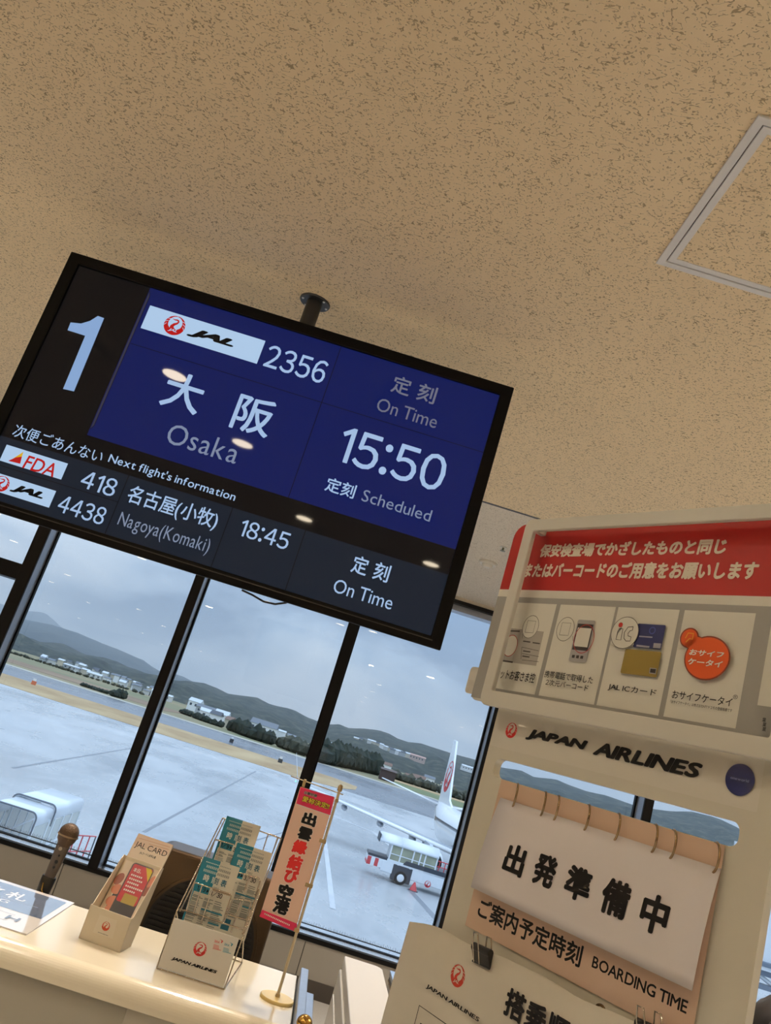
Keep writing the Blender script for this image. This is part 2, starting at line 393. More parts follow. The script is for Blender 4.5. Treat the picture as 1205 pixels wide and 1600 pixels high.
for i, (a, b) in enumerate(mull):
    w = bpy.data.objects.new('window_%d' % (i+1), None); COL.objects.link(w); w.location = (a, YW, SILL); w['kind'] = 'structure'
    MB().box((a, YW-.012, SILL+.02), (b, YW+.012, zb+.01)).build('mullion_face', M['mull'], w, .002)
    MB().box((a+.002, YW+.012, SILL+.02), (b-.002, GY+.03, zb+.02)).build('mullion_side', M['alu'], w)
    MB().box((a-.012, GY-.006, SILL+.02), (b+.012, GY+.03, zb+.02)).build('glazing_bead', M['mull'], w)
    if i+1 < len(mull):
        MB().box((b, GY+.008, SILL+.03), (mull[i+1][0], GY+.014, zb+.02)).build('pane', M['glass'], w)
        if b < -2.6: MB().box((b, YW-.01, EYE+.419), (mull[i+1][0], GY+.02, EYE+.539)).build('transom', M['mull'], w, .002)
struct('wall_side', MB().box((XL, YW, SILL), (mull[0][0], YW+.2, H)), M['wall'])
sp = MB()
for k in range(560):
    x = -4.2+k*.012+random.uniform(-.003, .003)
    sp.box((x, GY+.05, EYE-1.282), (x+.0016, GY+.052, EYE-1.268+random.uniform(0, .012)))
sp.box((-4.2, GY+.04, EYE-1.285), (2.6, GY+.06, EYE-1.280))
tag(sp.build('bird_spikes', M['trimdark']), 'thin dark bird spikes lining the outer window sill', 'bird spikes', kind='stuff')
# ------------------------------------------------------------------ ceiling lamps
def downlight(x, y, watt, label, grp, r=.055, spread=85, lens='lens'):
    t = thing('ceiling_downlight', label, 'ceiling lamp', (x, y, H), grp)
    MB().lathe((x, y, H-.006), (0, 0, 1), [(0, r+.018), (.006, r+.020), (.02, r+.014)]).build('trim_ring', M['white'], t)
    MB().lathe((x, y, H-.008), (0, 0, 1), [(0, r), (.004, r)]).build('lens', M[lens], t)
    if watt:
        d = bpy.data.lights.new('downlight', 'AREA'); d.shape = 'DISK'; d.size = r*2; d.energy = watt; d.color = LAMP_COL; d.spread = R(spread)
        o = bpy.data.objects.new('lamp_light', d); COL.objects.link(o); o.parent = t; o.location = (0, 0, -.012)
near = [(-1.14, 1.30), (-.89, .61), (-.58, -.6), (.33, -.77), (1.25, .25), (-2.3, .4)]
G1 = 'downlights in the gate ceiling'
for k, (x, y) in enumerate(near): downlight(x, y, LAMP_W, 'round white downlight in the rockwool ceiling, behind and above the photographer', G1, lens='lens_near')
for x, y in ((-1.15, 3.05), (-.25, 3.05), (.15, 3.3)): downlight(x, y, LAMP_BACK_W, 'round white downlight in the ceiling right behind the flight display', 'downlights behind the display', spread=140)
for x in (-9.4, -6.4, -4.5, -1.8, .7, 3.4, 6.2):
    for y in (-4.3, -7.0, -10., -13., -16.2):
        downlight(x, y, HALL_W if y in (-4.3, -10., -16.2) else 0, 'round white downlight in the rockwool ceiling, behind and above the photographer', G1, .06)
for x in (3.6, 6.2, -5.2, -8.5):
    for y in (1., -1.6): downlight(x, y, HALL_W, 'round white downlight in the rockwool ceiling, behind and above the photographer', G1, .06)
for x, y in ((2.3, 2.4), (4.0, 2.6), (2.05, 4.75), (-2.7, 3.4), (-4.5, 3.4)): downlight(x, y, GATE_FILL_W, 'added unseen round downlight beside the gate, brightening the ceiling', 'added fill downlights beside the gate', spread=110)  # added out-of-view fill lamps; their floor bounce brightens the ceiling
for y in (.4, 4.6):
    for k in range(13): downlight(-12.5-2.3*k, y, 0, 'white downlight in one of two long rows far down the hall', 'downlights far down the hall', .07)
# ------------------------------------------------------------------ ceiling fittings
hx, hy0, hy1 = .4255, 1.257, 1.762
t = thing('ceiling_hatch', 'square ceiling access hatch with a double pale grey metal rim', 'access hatch', (hx+.25, 1.51, H))
FC = Frame((hx, hy1, H), (1, 0, 0), (0, -1, 0)); S_ = hy1-hy0
hm = mat('hatch_rim', (234, 233, 234), .45, .1, fn=vary(.4, 20, .95))
def rim(name, a, w, dn, m):
    mb = MB()
    o = [(a, a), (S_-a, a), (S_-a, S_-a), (a, S_-a)]; q = [(a+w, a+w), (S_-a-w, a+w), (S_-a-w, S_-a-w), (a+w, S_-a-w)]
    holed(mb, FC, o, q, 0, dn); return mb.build(name, m, t, .0015)
rim('outer_rim', 0, .018, .006, hm); rim('gap', .018, .0026, .001, M['trimdark']); rim('inner_rim', .0206, .017, .005, hm)
MB().fbox(FC, (.0376, .0376, 0), (S_-.0376, S_-.0376, .003)).build('panel', M['ceil'], t)
p = PZ(763, 878, H)
t = thing('smoke_detector', 'round white smoke detector on the ceiling near the windows', 'smoke detector', p)
MB().lathe(p, (0, 0, -1), [(0, .056), (.012, .058), (.018, .05)], 32).build('base', M['white'], t)
MB().lathe(p+Vector((0, 0, -.018)), (0, 0, -1), [(0, .036), (.014, .032), (.02, .02)], 24).build('sensor_head', M['white'], t)
p = PZ(787, 855, H)
t = thing('sprinkler_head', 'small brass sprinkler head in the ceiling beyond the smoke detector', 'sprinkler', p)
MB().lathe(p, (0, 0, -1), [(0, .022), (.004, .022)], 20).build('flange', M['white'], t)
MB().lathe(p+Vector((0, 0, -.004)), (0, 0, -1), [(0, .006), (.016, .006), (.018, .016), (.02, .016)], 16).build('deflector', mat('dull_brass', (120, 118, 88), .35, .8), t)
# ------------------------------------------------------------------ flight display
DY = 2.4
FD = Frame((0, DY, EYE), (1, 0, 0), (0, 0, 1))
c1 = cropper(0, 380, 2.869); c2 = cropper(400, 440, 2.712); c5 = cropper(200, 500, 2.41)
tl = FD.px(111.5, 392); tr = FD.px(804, 606); br = FD.px(687, 1016)
x0, x1 = tl[0], tr[0]; zt, zb_ = (tl[1]+tr[1])/2, br[1]
disp = thing('flight_display', 'large black flight information screen hanging from the ceiling above the counter', 'display', ((x0+x1)/2, DY+.05, EYE+zb_))
i0 = FD.px(*c1(352, 95)); i1 = FD.px(*c2(1035, 478)); i2 = FD.px(*c2(742, 1500))
sx0, sx1, szt, szb = i0[0], (i1[0]+i2[0])/2, (i0[1]+i1[1])/2, i2[1]
bz = mat('display_bezel', (6, 6, 6), .5, spec=.07, fn=vary(.5, 14, .85))
mb = MB(); holed(mb, FD, [(x0, zb_), (x1, zb_), (x1, zt), (x0, zt)], [(sx0, szb), (sx1, szb), (sx1, szt), (sx0, szt)], -.012, 0); mb.build('bezel', bz, disp, .003)
MB().box((x0+.004, DY+.012, EYE+zb_+.004), (x1-.004, DY+.045, EYE+zt-.004)).build('casing', bz, disp, .006)
mb = MB().fbox(FD, (x0+.03, szb-.013, .0), (x1-.03, szb-.010, .0015)); mb.build('bezel_ridge', mat('bezel_ridge', (34, 32, 30), .4), disp)
def scr(name, c, k=1.): return mat(name, c, .03, emit=k, spec=.09)
s_blk = scr('screen_black', (9, 9, 12)); s_blue = scr('screen_blue', (10, 24, 84)); s_slate = scr('screen_slate', (22, 31, 44))
s_txt = scr('screen_text', (160, 187, 222)); s_grey = scr('screen_text_grey', (124, 136, 160)); s_dim = scr('screen_text_dim', (108, 110, 126)); s_num = scr('screen_number', (134, 165, 208))
s_plate = scr('screen_plate', (172, 200, 230)); s_red = scr('screen_red', (178, 24, 24)); s_k = scr('screen_ink', (6, 6, 8)); s_yel = scr('screen_yellow', (214, 170, 40)); s_line = scr('screen_line', (8, 9, 26)); s_strip = scr('screen_strip', (52, 53, 68))
screen = MB().fbox(FD, (sx0-.004, szb-.004, -.012), (sx1+.004, szt+.004, -.0085)).build('screen', s_blk, disp)
FS = Frame((0, DY+.0085, EYE), (1, 0, 0), (0, 0, 1))
P = Print(FS, .0004, .0002)
bl = FS.px(*c1(391, 858)); bt = FS.px(*c1(660, 195)); bb = (bl[1]+FS.px(*c2(840, 1135))[1])/2
bx = bl[0]; cx_ = FS.px(*c1(680, 240))
P.poly('blue_panel', s_blue, [(bx, bb), (sx1, bb), (sx1, szt), (bx, szt)])
wst = FS.px(*c1(675, 240))[0]-bx
P.poly('panel_edge', s_strip, [(bx+.002, bb+.02), (bx+wst*.75, bb+.035), (bx+wst*.75, szt-.03), (bx+.002, szt-.012)])
P.line('panel_edge_line', s_line, [(bx+.002, bb+.02), (bx+wst*.78, bb+.035), (bx+wst*.78, szt-.03), (bx+.002, szt-.012)], .002)
sl = (FS.px(*c2(808, 1240))[1]+FS.px(*c1(575, 1040))[1])/2
P.rect('slate_panel', s_slate, (sx0, szb), (sx1, sl))
vx = (FS.px(*c2(355, 275))[0]+FS.px(*c2(145, 915))[0])/2; hz = (FS.px(*c2(275, 515))[1]+FS.px(*c1(600, 450))[1])/2
P.line('grid_lines', s_line, [(vx, bb), (vx, szt)], .0025); P.line('grid_lines', s_line, [(bx+wst, hz), (sx1, hz)], .0022)
for q in (c1(528, 1165), c1(995, 1320), c2(168, 1180)):
    u = FS.px(*q)[0]; P.line('grid_lines', s_blk, [(u, szb), (u, sl)], .0025)
v = FS.px(*c1(430, 1130))[1]; P.line('grid_lines', s_blk, [(sx0, v), (FS.px(*c1(528, 1165))[0], v)], .002)
def plate(corners, ctr, rr, jal):
    b = P.box(corners); P.rect('airline_plates', s_plate, (b[0], b[1]), (b[2], b[3]))
    return b
q = [c1(672, 280), c1(1188, 437), c1(1155, 542), c1(632, 382)]
us = sorted(FS.px(*p)[0] for p in q); vs = sorted(FS.px(*p)[1] for p in q)
P.rect('airline_plates', s_plate, ((us[0]+us[1])/2, (vs[0]+vs[1])/2), ((us[2]+us[3])/2, (vs[2]+vs[3])/2))
f0 = FS.px(*c1(12, 945)); f1 = FS.px(*c1(290, 1025)); ft = FS.px(*c1(165, 945)); fb = FS.px(*c1(145, 1020))
P.rect('airline_plates', s_plate, (f0[0], fb[1]), (f1[0], ft[1]))
j1 = FS.px(*c1(236, 1150)); jt = FS.px(*c1(125, 1072)); jb = FS.px(*c1(110, 1152))
P.rect('airline_plates', s_plate, (f0[0]-.03, jb[1]), (j1[0], jt[1]))
ec = FS.px(*c1(783, 370)); emblem(P, ec, .0335, s_red, s_plate)
ec = FS.px(*c1(6, 1079)); emblem(P, ec, .024, s_red, s_plate)
P.ptext('airline_lettering', s_k, 'JAL', [c1(835, 415), c1(872, 380), c1(1035, 470), c1(1042, 478)], bold=.09, shear=.35)
P.ptext('airline_lettering', s_k, 'JAL', [c1(42, 1112), c1(75, 1080), c1(190, 1152)], bold=.09, shear=.35)
P.ptext('airline_lettering', s_red, 'FDA', [c1(108, 1010), c1(125, 950), c1(250, 1010), c1(243, 1040)], bold=.02, shear=.12)
P.ppoly('swoosh_yellow', s_yel, [c1(58, 968), c1(107, 936), c1(90, 985)]); P.ppoly('swoosh_red', s_red, [c1(38, 977), c1(72, 962), c1(100, 958), c1(92, 990)])
P.ppoly('gate_number', s_num, [c1(*p) for p in ((440, 328), (468, 338), (333, 666), (284, 655), (383, 417), (304, 392), (318, 357), (365, 362), (405, 350))])
def two(nm, m, pts):
    a0, b0, a1, b1 = P.box(pts); w = (a1-a0)*.415
    P.text(nm, m, '定', (a0, b0, a0+w, b1), bold=.02); P.text(nm, m, '刻', (a1-w, b0, a1, b1), bold=.02)
P.ptext('flight_lettering', s_txt, '2356', [c2(30, 357), c2(62, 267), c2(313, 345), c2(270, 434)], bold=.014)
P.ptext('flight_lettering', s_txt, '大', [c1(710, 717), c1(850, 589), c1(918, 660), c1(878, 776)], bold=.022)
P.ptext('flight_lettering', s_txt, '阪', [c5(379, 405), c5(428, 273), c5(567, 325), c5(520, 447)], bold=.022)
P.ptext('flight_lettering_grey', s_grey, 'Osaka', [c1(748, 868), c1(958, 864), c1(1073, 940), c1(1040, 988)])
P.ptext('flight_lettering', s_txt, '15:50', [c2(366, 655), c2(428, 625), c2(808, 800), c2(742, 886)], bold=.016)
two('dim_lettering', s_dim, [c2(568, 465), c2(600, 400), c2(774, 452), c2(742, 521)])
P.ptext('dim_lettering', s_dim, 'On Time', [c2(513, 525), c2(548, 500), c2(767, 600), c2(745, 620)])
P.ptext('flight_lettering', s_txt, '定刻', [c2(290, 880), c2(325, 832), c2(428, 872), c2(400, 920)], bold=.02)
P.ptext('flight_lettering_grey', s_grey, 'Scheduled', [c2(446, 925), c2(476, 886), c2(749, 972), c2(730, 1018)])
P.ptext('flight_lettering', s_txt, '18:45', [c1(1066, 1310), c1(1098, 1238), c2(152, 1072), c2(126, 1138)], bold=.014)
two('flight_lettering', s_txt, [c2(398, 1230), c2(430, 1163), c2(577, 1205), c2(545, 1275)])
P.ptext('flight_lettering', s_txt, 'On Time', [c2(327, 1300), c2(362, 1265), c2(579, 1365), c2(560, 1389)])
P.ptext('flight_lettering', s_txt, '次便ごあんない', [c1(52, 865), c1(85, 812), c1(462, 960), c1(430, 976)], bold=.004)
P.ptext('flight_lettering', s_txt, "Next flight's information", [c1(482, 985), c1(515, 950), c1(1057, 1140), c1(1040, 1166)], bold=.012)
P.ptext('flight_lettering', s_txt, '418', [c1(359, 1080), c1(402, 1022), c1(532, 1078), c1(492, 1136)], bold=.014)
P.ptext('flight_lettering', s_txt, '4438', [c1(254, 1195), c1(292, 1130), c1(482, 1205), c1(445, 1263)], bold=.014)
P.ptext('flight_lettering', s_txt, '名古屋(小牧)', [c1(568, 1145), c1(612, 1088), c1(984, 1230), c1(945, 1291)], bold=.014)
P.ptext('flight_lettering_grey', s_grey, 'Nagoya(Komaki)', [c1(524, 1265), c1(558, 1207), c1(947, 1345), c1(920, 1405)])
P.build(screen)
# pole, ceiling plate, bracket, cable
px_, py_ = -.188*2.46, 2.475
MB().tube([(px_, py_, EYE+.55), (px_, py_, H-.004)], .026, 24).build('pole', M['black'], disp)
pl = MB().lathe((px_, py_, H-.006), (0, 0, 1), [(0, .05), (.004, .052), (.006, .052)], 40).build('ceiling_plate', M['black'], disp)
for a in (20, 140, 200, 320): MB().lathe((px_+.042*math.cos(R(a)), py_+.042*math.sin(R(a)), H-.009), (0, 0, 1), [(0, .003), (.003, .0045)], 10).build('screw', mat('screw_steel', (210, 210, 214), .3, .8), pl)
MB().box((px_-.12, DY+.045, EYE+.5), (px_+.12, py_+.01, EYE+.85)).build('bracket', M['black'], disp, .004)
cb = [PY(*q, DY+.03) for q in ((378, 922), (395, 930), (412, 940), (430, 944), (446, 942), (458, 938))]
MB().tube(cb, .003, 8).build('cable', M['black'], disp)
# ------------------------------------------------------------------ service counter
cream = mat('counter_laminate', (238, 228, 205), .22, coat=.5, fn=vary(.25, 3, .97))
cream_shaded = mat('counter_laminate_shaded', (158, 153, 140), .3, coat=.35, fn=vary(.25, 3, .97))  # same laminate as the worktop, with the front's shade put into the colour
CYN, CYF, CXR = 2.02, 2.462, .112
counter = thing('service_counter', 'cream service counter with a rounded front edge holding the brochures and flag', 'counter', (-1.2, 2.3, 0))
FX = Frame((-3.4, 0, 0), (0, 1, 0), (0, 0, 1))   # profile plane: u = Y, v = z, n = X
prof = [(CYF, CT-.035), (CYF, CT)] + [(CYN+.035+.035*math.cos(R(90+a)), CT-.035+.035*math.sin(R(90+a))) for a in range(0, 91, 9)] + [(CYN, CT-.05), (CYN+.02, CT-.05), (CYN+.02, CT-.035)]
o = MB().prism(FX, prof, 0, CXR+3.4).build('worktop', cream, counter, .002); 
for p in o.data.polygons: p.use_smooth = False
MB().box((-3.4, CYN+.012, 0.08), (CXR, CYN+.03, CT-.045)).build('front_panel', cream_shaded, counter)
a = PY(205, 1558, CYN+.012); b = PY(438, 1640, CYN+.012)
FF = Frame((0, CYN+.012, 0), (1, 0, 0), (0, 0, 1))
MB().prism(FF, rounded(a.x, .35, a.x+.345, a.z, .02), 0, .004).build('access_panel', mat('access_panel', (170, 165, 152), .3, coat=.3), counter, .001)
MB().box((CXR-.02, CYN+.03, 0), (CXR, CYF-.02, CT-.035)).build('end_panel', cream_shaded, counter)
MB().box((-3.4, CYN+.04, 0), (CXR-.02, CYN+.06, .08)).build('plinth', M['trimdark'], counter)
MB().box((-3.4, CYF-.03, .0), (CXR-.02, CYF-.01, CT-.035)).build('back_panel', cream_shaded, counter)
# ------------------------------------------------------------------ laminated notice lying on the counter
FN_ = Frame((0, 0, CT+.003), (1, 0, 0), (0, 1, 0))
paper = mat('white_paper', (238, 234, 228), .55, fn=vary(.2, 9, .97))
gloss = mat('laminated_paper', (240, 236, 232), .08, coat=1., fn=vary(.15, 9, .97))
ink = mat('black_ink', (14, 13, 13), .5, spec=.2); red = mat('red_ink', (190, 32, 28), .5); white_ink = mat('white_ink', (240, 238, 232), .5)
c = cropper(0, 1350, 8.033)
q0 = FN_.px(118, 1411); q1 = FN_.px(40, 1459)
xr = (q0[0]+q1[0])/2
t = thing('laminated_notice', 'glossy laminated notice with a blue grey heading band lying on the counter', 'notice', (xr-.25, 2.28, CT))
sh = MB().hexa([FN_.at(*p) for p in ((xr-.56, q1[1], -.003), (xr, q1[1], -.003), (xr, q0[1], -.003), (xr-.56, q0[1], -.003), (xr-.56, q1[1], .0), (xr, q1[1], .0), (xr, q0[1], .0), (xr-.56, q0[1], .0))]).build('sheet', gloss, t)
P = Print(FN_, .0004, .0002)
navy = mat('heading_band', (118, 131, 156), .06, coat=1.); navyline = mat('heading_line', (200, 205, 215), .1, coat=1.)  # band base lightened: its glossy reflection is partly put into the colour
b0 = FN_.px(*c(845, 490)); b1 = FN_.px(*c(500, 690)); bxr = (b0[0]+b1[0])/2
P.rect('heading_band', navy, (xr-.54, b1[1]), (bxr, b0[1]))
gw = mat('laminated_white', (250, 248, 244), .1, coat=1.)
k0 = P.box([c(72, 380), c(165, 340), c(352, 450), c(280, 478)])
P.text('heading_lettering', gw, '札', k0, bold=.02)
wk = k0[2]-k0[0]
P.text('heading_lettering', gw, '改', (k0[0]-wk*1.25, k0[1], k0[0]-wk*.25, k0[3]), bold=.02)
e0 = P.box([c(0, 430), c(130, 470), c(70, 492)])
P.text('heading_lettering', gw, 'BOARDING', (e0[2]-.19, e0[1], e0[2], e0[1]+.028))
P.pline('heading_rule', navyline, [c(-60, 395), c(475, 552)], .002)
u0 = FN_.px(*c(190, 648)); u1 = FN_.px(*c(70, 712)); u2 = FN_.px(*c(0, 600))
bxx = (u0[0]+u1[0])/2
P.line('notice_box', mat('notice_grey', (120, 122, 130), .2, coat=1.), [(bxx-.3, u1[1]), (bxx, u1[1]), (bxx, u0[1]), (bxx-.3, u0[1])], .0015)
h0 = P.box([c(-40, 600), c(40, 640), c(0, 650)]); P.text('notice_letter', mat('notice_grey', (120, 122, 130)), 'H', (h0[0]+.03, u1[1]+.012, h0[0]+.06, u0[1]-.012), bold=.02)
P.build(sh)
# ------------------------------------------------------------------ microphone
k = 2.53/2.45
hc = Vector((-.589*k, 2.53, EYE-.441*k)); bt = Vector((-.599*k, 2.53, EYE-.600*k)); ax = (bt-hc).normalized()
t = thing('microphone', 'handheld brown grey microphone upright in a black clamp behind the counter', 'microphone', (hc.x, 2.53, 0))
def weave(nt, b):
    n, l = nt.nodes, nt.links
    tc = n.new('ShaderNodeTexCoord'); v = n.new('ShaderNodeTexVoronoi'); v.inputs['Scale'].default_value = 420; l.new(tc.outputs['Object'], v.inputs['Vector'])
    bp = n.new('ShaderNodeBump'); bp.inputs['Strength'].default_value = .8; bp.inputs['Distance'].default_value = .001; l.new(v.outputs[0], bp.inputs['Height']); l.new(bp.outputs[0], b.inputs['Normal'])
grm = mat('grille_mesh', (88, 70, 54), .4, .5, fn=weave); bodm = mat('microphone_body', (92, 82, 74), .4, .35, fn=vary(.4, 30, .85))
r = .0275
MB().lathe(hc, ax, [(-r, .001)]+[(-r*math.cos(R(a)), r*math.sin(R(a))) for a in range(8, 92, 7)]+[(.004, r)], 32).build('grille_head', grm, t)
MB().lathe(hc, ax, [(.003, r+.0015), (.007, r+.0015), (.0075, r)], 32).build('grille_band', mat('grille_band', (150, 128, 100), .3, .8), t)
MB().lathe(hc, ax, [(.0075, r*.98), (.018, r*.9), (.028, .019), (.034, .0175)], 32).build('lower_grille', mat('lower_grille', (84, 66, 50), .45, .6, fn=weave), t)
bd = MB().lathe(hc, ax, [(.034, .0185), (.05, .0178), (.12, .0145), (.17, .0135)], 28).build('body', bodm, t)
for d, s_ in ((.058, .003), (.075, .005), (.09, .0035)):
    p = hc+ax*d+Vector((.004, -.0165, 0)); MB().lathe(p, (0, -1, 0), [(-.002, s_), (.001, s_), (.0015, s_*.7)], 12).build('button', M['black'], bd)
MB().lathe(hc+ax*.04+Vector((0, -.0178, 0)), (0, -1, 0), [(0, .005), (.001, .005)], 14).build('badge', mat('badge', (190, 180, 165), .3, .6), bd)
cl = MB().lathe(hc, ax, [(.117, .018), (.119, .0195), (.165, .0185), (.168, .016)], 24).build('clamp', mat('clamp_black', (16, 14, 13), .35), t)
MB().tube([hc+ax*.132+Vector((-.004, -.021, 0)), hc+ax*.150+Vector((0, -.022, 0)), hc+ax*.16+Vector((.009, -.021, 0))], .0018, 8).build('clip_spring', mat('brass', (190, 150, 80), .25, 1.), cl)
MB().tube([hc+ax*.165, (bt.x, 2.53, .85), (bt.x, 2.53, .02)], .009, 12).build('stand_pole', M['black'], t)
MB().lathe((bt.x, 2.56, 0), (0, 0, 1), [(0, .09), (.012, .09), (.02, .02)], 32).build('stand_base', M['black'], t)
# ------------------------------------------------------------------ brochure holder
hold = mat('ivory_plastic', (232, 220, 196), .42, coat=.2, fn=vary(.2, 20, .97))
th = R(7.5)
FB = Frame((-.420, 2.203, CT), (math.cos(th), -math.sin(th), 0), (0, 0, 1))   # n points towards the room; depth = -n
t = thing('brochure_holder', 'ivory open-front brochure holder with a small red emblem standing on the counter', 'brochure holder', FB.at(.053, 0, -.04))
W_, HF, DB, HB = .107, .076, .105, .178
fp = MB().prism(FB, rounded(0, 0, W_, HF, .003), -.0022, 0).build('front_panel', hold, t, .0006)
FSd = Frame(FB.at(0, 0, 0), -FB.N, FB.V)       # side profile: u = depth, v = height, n = along -U or +U
sp_ = [(0, 0), (.075, 0), (.125, HB), (.112, HB+.003), (.10, HB-.004), (.012, HF), (0, HF)]
nn = 1 if FSd.N.dot(FB.U) > 0 else -1
MB().prism(FSd, sp_, 0, nn*.0022).build('side_panel', hold, t, .0006); MB().prism(FSd, sp_, nn*(W_-.0022), nn*W_).build('side_panel', hold, t, .0006)
MB().hexa([FB.at(*p) for p in ((0, 0, -.075), (W_, 0, -.075), (W_, 0, -.073), (0, 0, -.073), (0, HB, -.125), (W_, HB, -.125), (W_, HB, -.123), (0, HB, -.123))]).build('back_panel', hold, t)
MB().fbox(FB, (0, 0, -.075), (W_, .002, 0)).build('bottom', hold, t)
P = Print(FB, .0003, .0002)
cb_ = cropper(120, 1290, 7.088)
lab = mat('sticker_ivory', (236, 226, 206), .3); P.ppoly('emblem_sticker', lab, [cb_(255, 985), cb_(450, 1050), cb_(395, 1255), cb_(178, 1180)])
ej = mat('emblem_orange_red', (196, 72, 30), .4)
emblem(P, FB.px(*cb_(323, 1115)), .0098, ej, lab, word=False)
P.text('sticker_lettering', ink, 'JAPAN AIRLINES', P.box([cb_(235, 1180), cb_(350, 1215), cb_(345, 1224)]), bold=.03, shear=.2)
P.build(fp)
# brochure leaning in the holder
O = FB.at(.0045, .004, -.030); top = FB.at(.0045, .232, -.155)
FL = Frame(O, FB.U, top-O)
LH = (top-O).length; LW = .098
card = mat('brochure_cream', (226, 208, 184), .35, coat=.4, fn=vary(.25, 14, .94)); blush = mat('brochure_blush', (216, 190, 166), .35, coat=.4)
t = thing('brochure', 'cream card brochure showing a hand with a phone, upright in the ivory holder', 'brochure', FL.at(LW/2, 0, 0))
pg = MB().fbox(FL, (0, 0, -.007), (LW, LH, 0)).build('booklet', card, t)
P = Print(FL, .0003, .00015)
P.rect('top_band', blush, (0, LH-.03), (LW, LH)); 
P.ptext('title_lettering', ink, 'JAL CARD', [cb_(640, 225), cb_(672, 172), cb_(1000, 310), cb_(975, 365)])
P.ptext('subtitle_lettering', ink, 'JALカード入会申込書', [cb_(700, 295), cb_(712, 285), cb_(872, 360), cb_(865, 376)], bold=.02)
for q in ((690, 140, 1035, 240), (800, 205, 1020, 268)): P.pline('fine_print', mat('faint_brown', (190, 140, 110), .5), [cb_(q[0], q[1]), cb_(q[2], q[3])], .0012)
sk = mat('printed_skin', (206, 132, 102), .35, coat=.4); sk2 = mat('printed_skin_shadow', (150, 82, 62), .35, coat=.4); dk = mat('printed_dark', (44, 40, 44), .35, coat=.4)
def blob(name, m, x, y, rx, ry, rot=0):
    u, v = FL.px(*cb_(x, y)); P.poly(name, m, [(u+rx*math.cos(a)*math.cos(rot)-ry*math.sin(a)*math.sin(rot), v+rx*math.cos(a)*math.sin(rot)+ry*math.sin(a)*math.cos(rot)) for a in [2*math.pi*k/24 for k in range(24)]])
P.ppoly('sleeve', dk, [cb_(430, 700), cb_(520, 660), cb_(500, 1000), cb_(300, 960), cb_(330, 880)])
blob('finger_shadow', sk2, 470, 590, .010, .016, -.3); blob('finger_shadow', sk2, 800, 680, .011, .026, -.2)
blob('finger', sk, 445, 705, .014, .012, .5); blob('finger', sk, 390, 835, .015, .0125, .5); blob('finger', sk, 365, 915, .012, .008, .4); blob('finger', sk, 825, 625, .006, .016, -.2)
ph = [cb_(590, 392), cb_(822, 470), cb_(640, 1050), cb_(400, 960)]
q = P.box(ph)
cor = [FL.px(*p) for p in ph]; pu0 = (cor[0][0]+cor[3][0])/2; pu1 = (cor[1][0]+cor[2][0])/2; pv1 = (cor[0][1]+cor[1][1])/2
P.rrect('phone', dk, (pu0, .02), (pu1, pv1), .008)
pr_ = mat('printed_red', (186, 30, 44), .3, coat=.5); pg_ = mat('printed_gold', (176, 150, 60), .35, coat=.4); pyl = mat('printed_yellow', (226, 200, 40), .35, coat=.4)
vm = FL.px(*cb_(580, 880))[1]
P.rrect('phone_screen', pr_, (pu0+.003, vm), (pu1-.002, pv1-.003), .005)
P.poly('yellow_corner', pyl, [(pu1-.022, pv1-.003), (pu1-.008, pv1-.003), (pu1-.002, pv1-.009), (pu1-.002, pv1-.035)])
g0 = P.box([cb_(512, 735), cb_(688, 775), cb_(640, 935), cb_(480, 880)]); gx = (g0[2]-g0[0])*.12
P.rrect('gold_card', pg_, (g0[0]+gx, g0[1]+.006), (g0[2]-gx, g0[3]-.005), .002)
P.text('screen_lettering', white_ink, '本日、', (pu0+.009, pv1-.022, pu0+.030, pv1-.011), bold=.03)
for k, w_ in enumerate((.030, .034, .026, .042, .030)):
    v = pv1-.030-.0095*k; x = pu0+.009
    while x < pu0+.009+w_: P.rect('screen_text', white_ink, (x, v-.0022), (x+.0035, v+.0022)); x += .0052
for k in range(3): P.rect('lower_text', mat('printed_grey', (150, 150, 155), .4), (pu0+.028, .028+.006*k), (pu1-.006, .030+.006*k))
P.ring('key_symbol', mat('printed_grey', (150, 150, 155)), (pu0+.016, .036), .004, .006, .0012)
P.build(pg)
# ------------------------------------------------------------------ wire leaflet rack
chrome = mat('chrome_wire', (206, 196, 182), .18, 1.)
cr = cropper(230, 1270, 5.519)
RY = 2.16
t = thing('leaflet_rack', 'chrome wire leaflet rack with a white airline panel at its foot', 'leaflet rack', (-.13, 2.26, CT))
FR = Frame((0, RY, CT), (1, 0, 0), (0, 0, 1))
b = [FR.px(*cr(*p)) for p in ((240, 905), (800, 1088), (650, 1505), (85, 1330))]
u0, u1, v0, v1 = (b[0][0]+b[3][0])/2, (b[1][0]+b[2][0])/2, max((b[2][1]+b[3][1])/2, .004), (b[0][1]+b[1][1])/2
pan = MB().fbox(FR, (u0, v0, -.004), (u1, v1, 0)).build('front_panel', mat('panel_white', (232, 229, 222), .4, fn=vary(.2, 12, .97)), t, .0008)
P = Print(FR, .0003, .0002)
pw = mat('panel_white', (232, 229, 222))
emblem(P, FR.px(*cr(456, 1175)), .0152, red, pw)
P.ptext('panel_lettering', ink, 'JAPAN AIRLINES', [cr(205, 1268), cr(225, 1240), cr(605, 1368), cr(590, 1393)], bold=.07, shear=.25)
tl_ = mat('teal_ink', (70, 158, 180), .5); rd2 = mat('soft_red_ink', (206, 84, 84), .5)
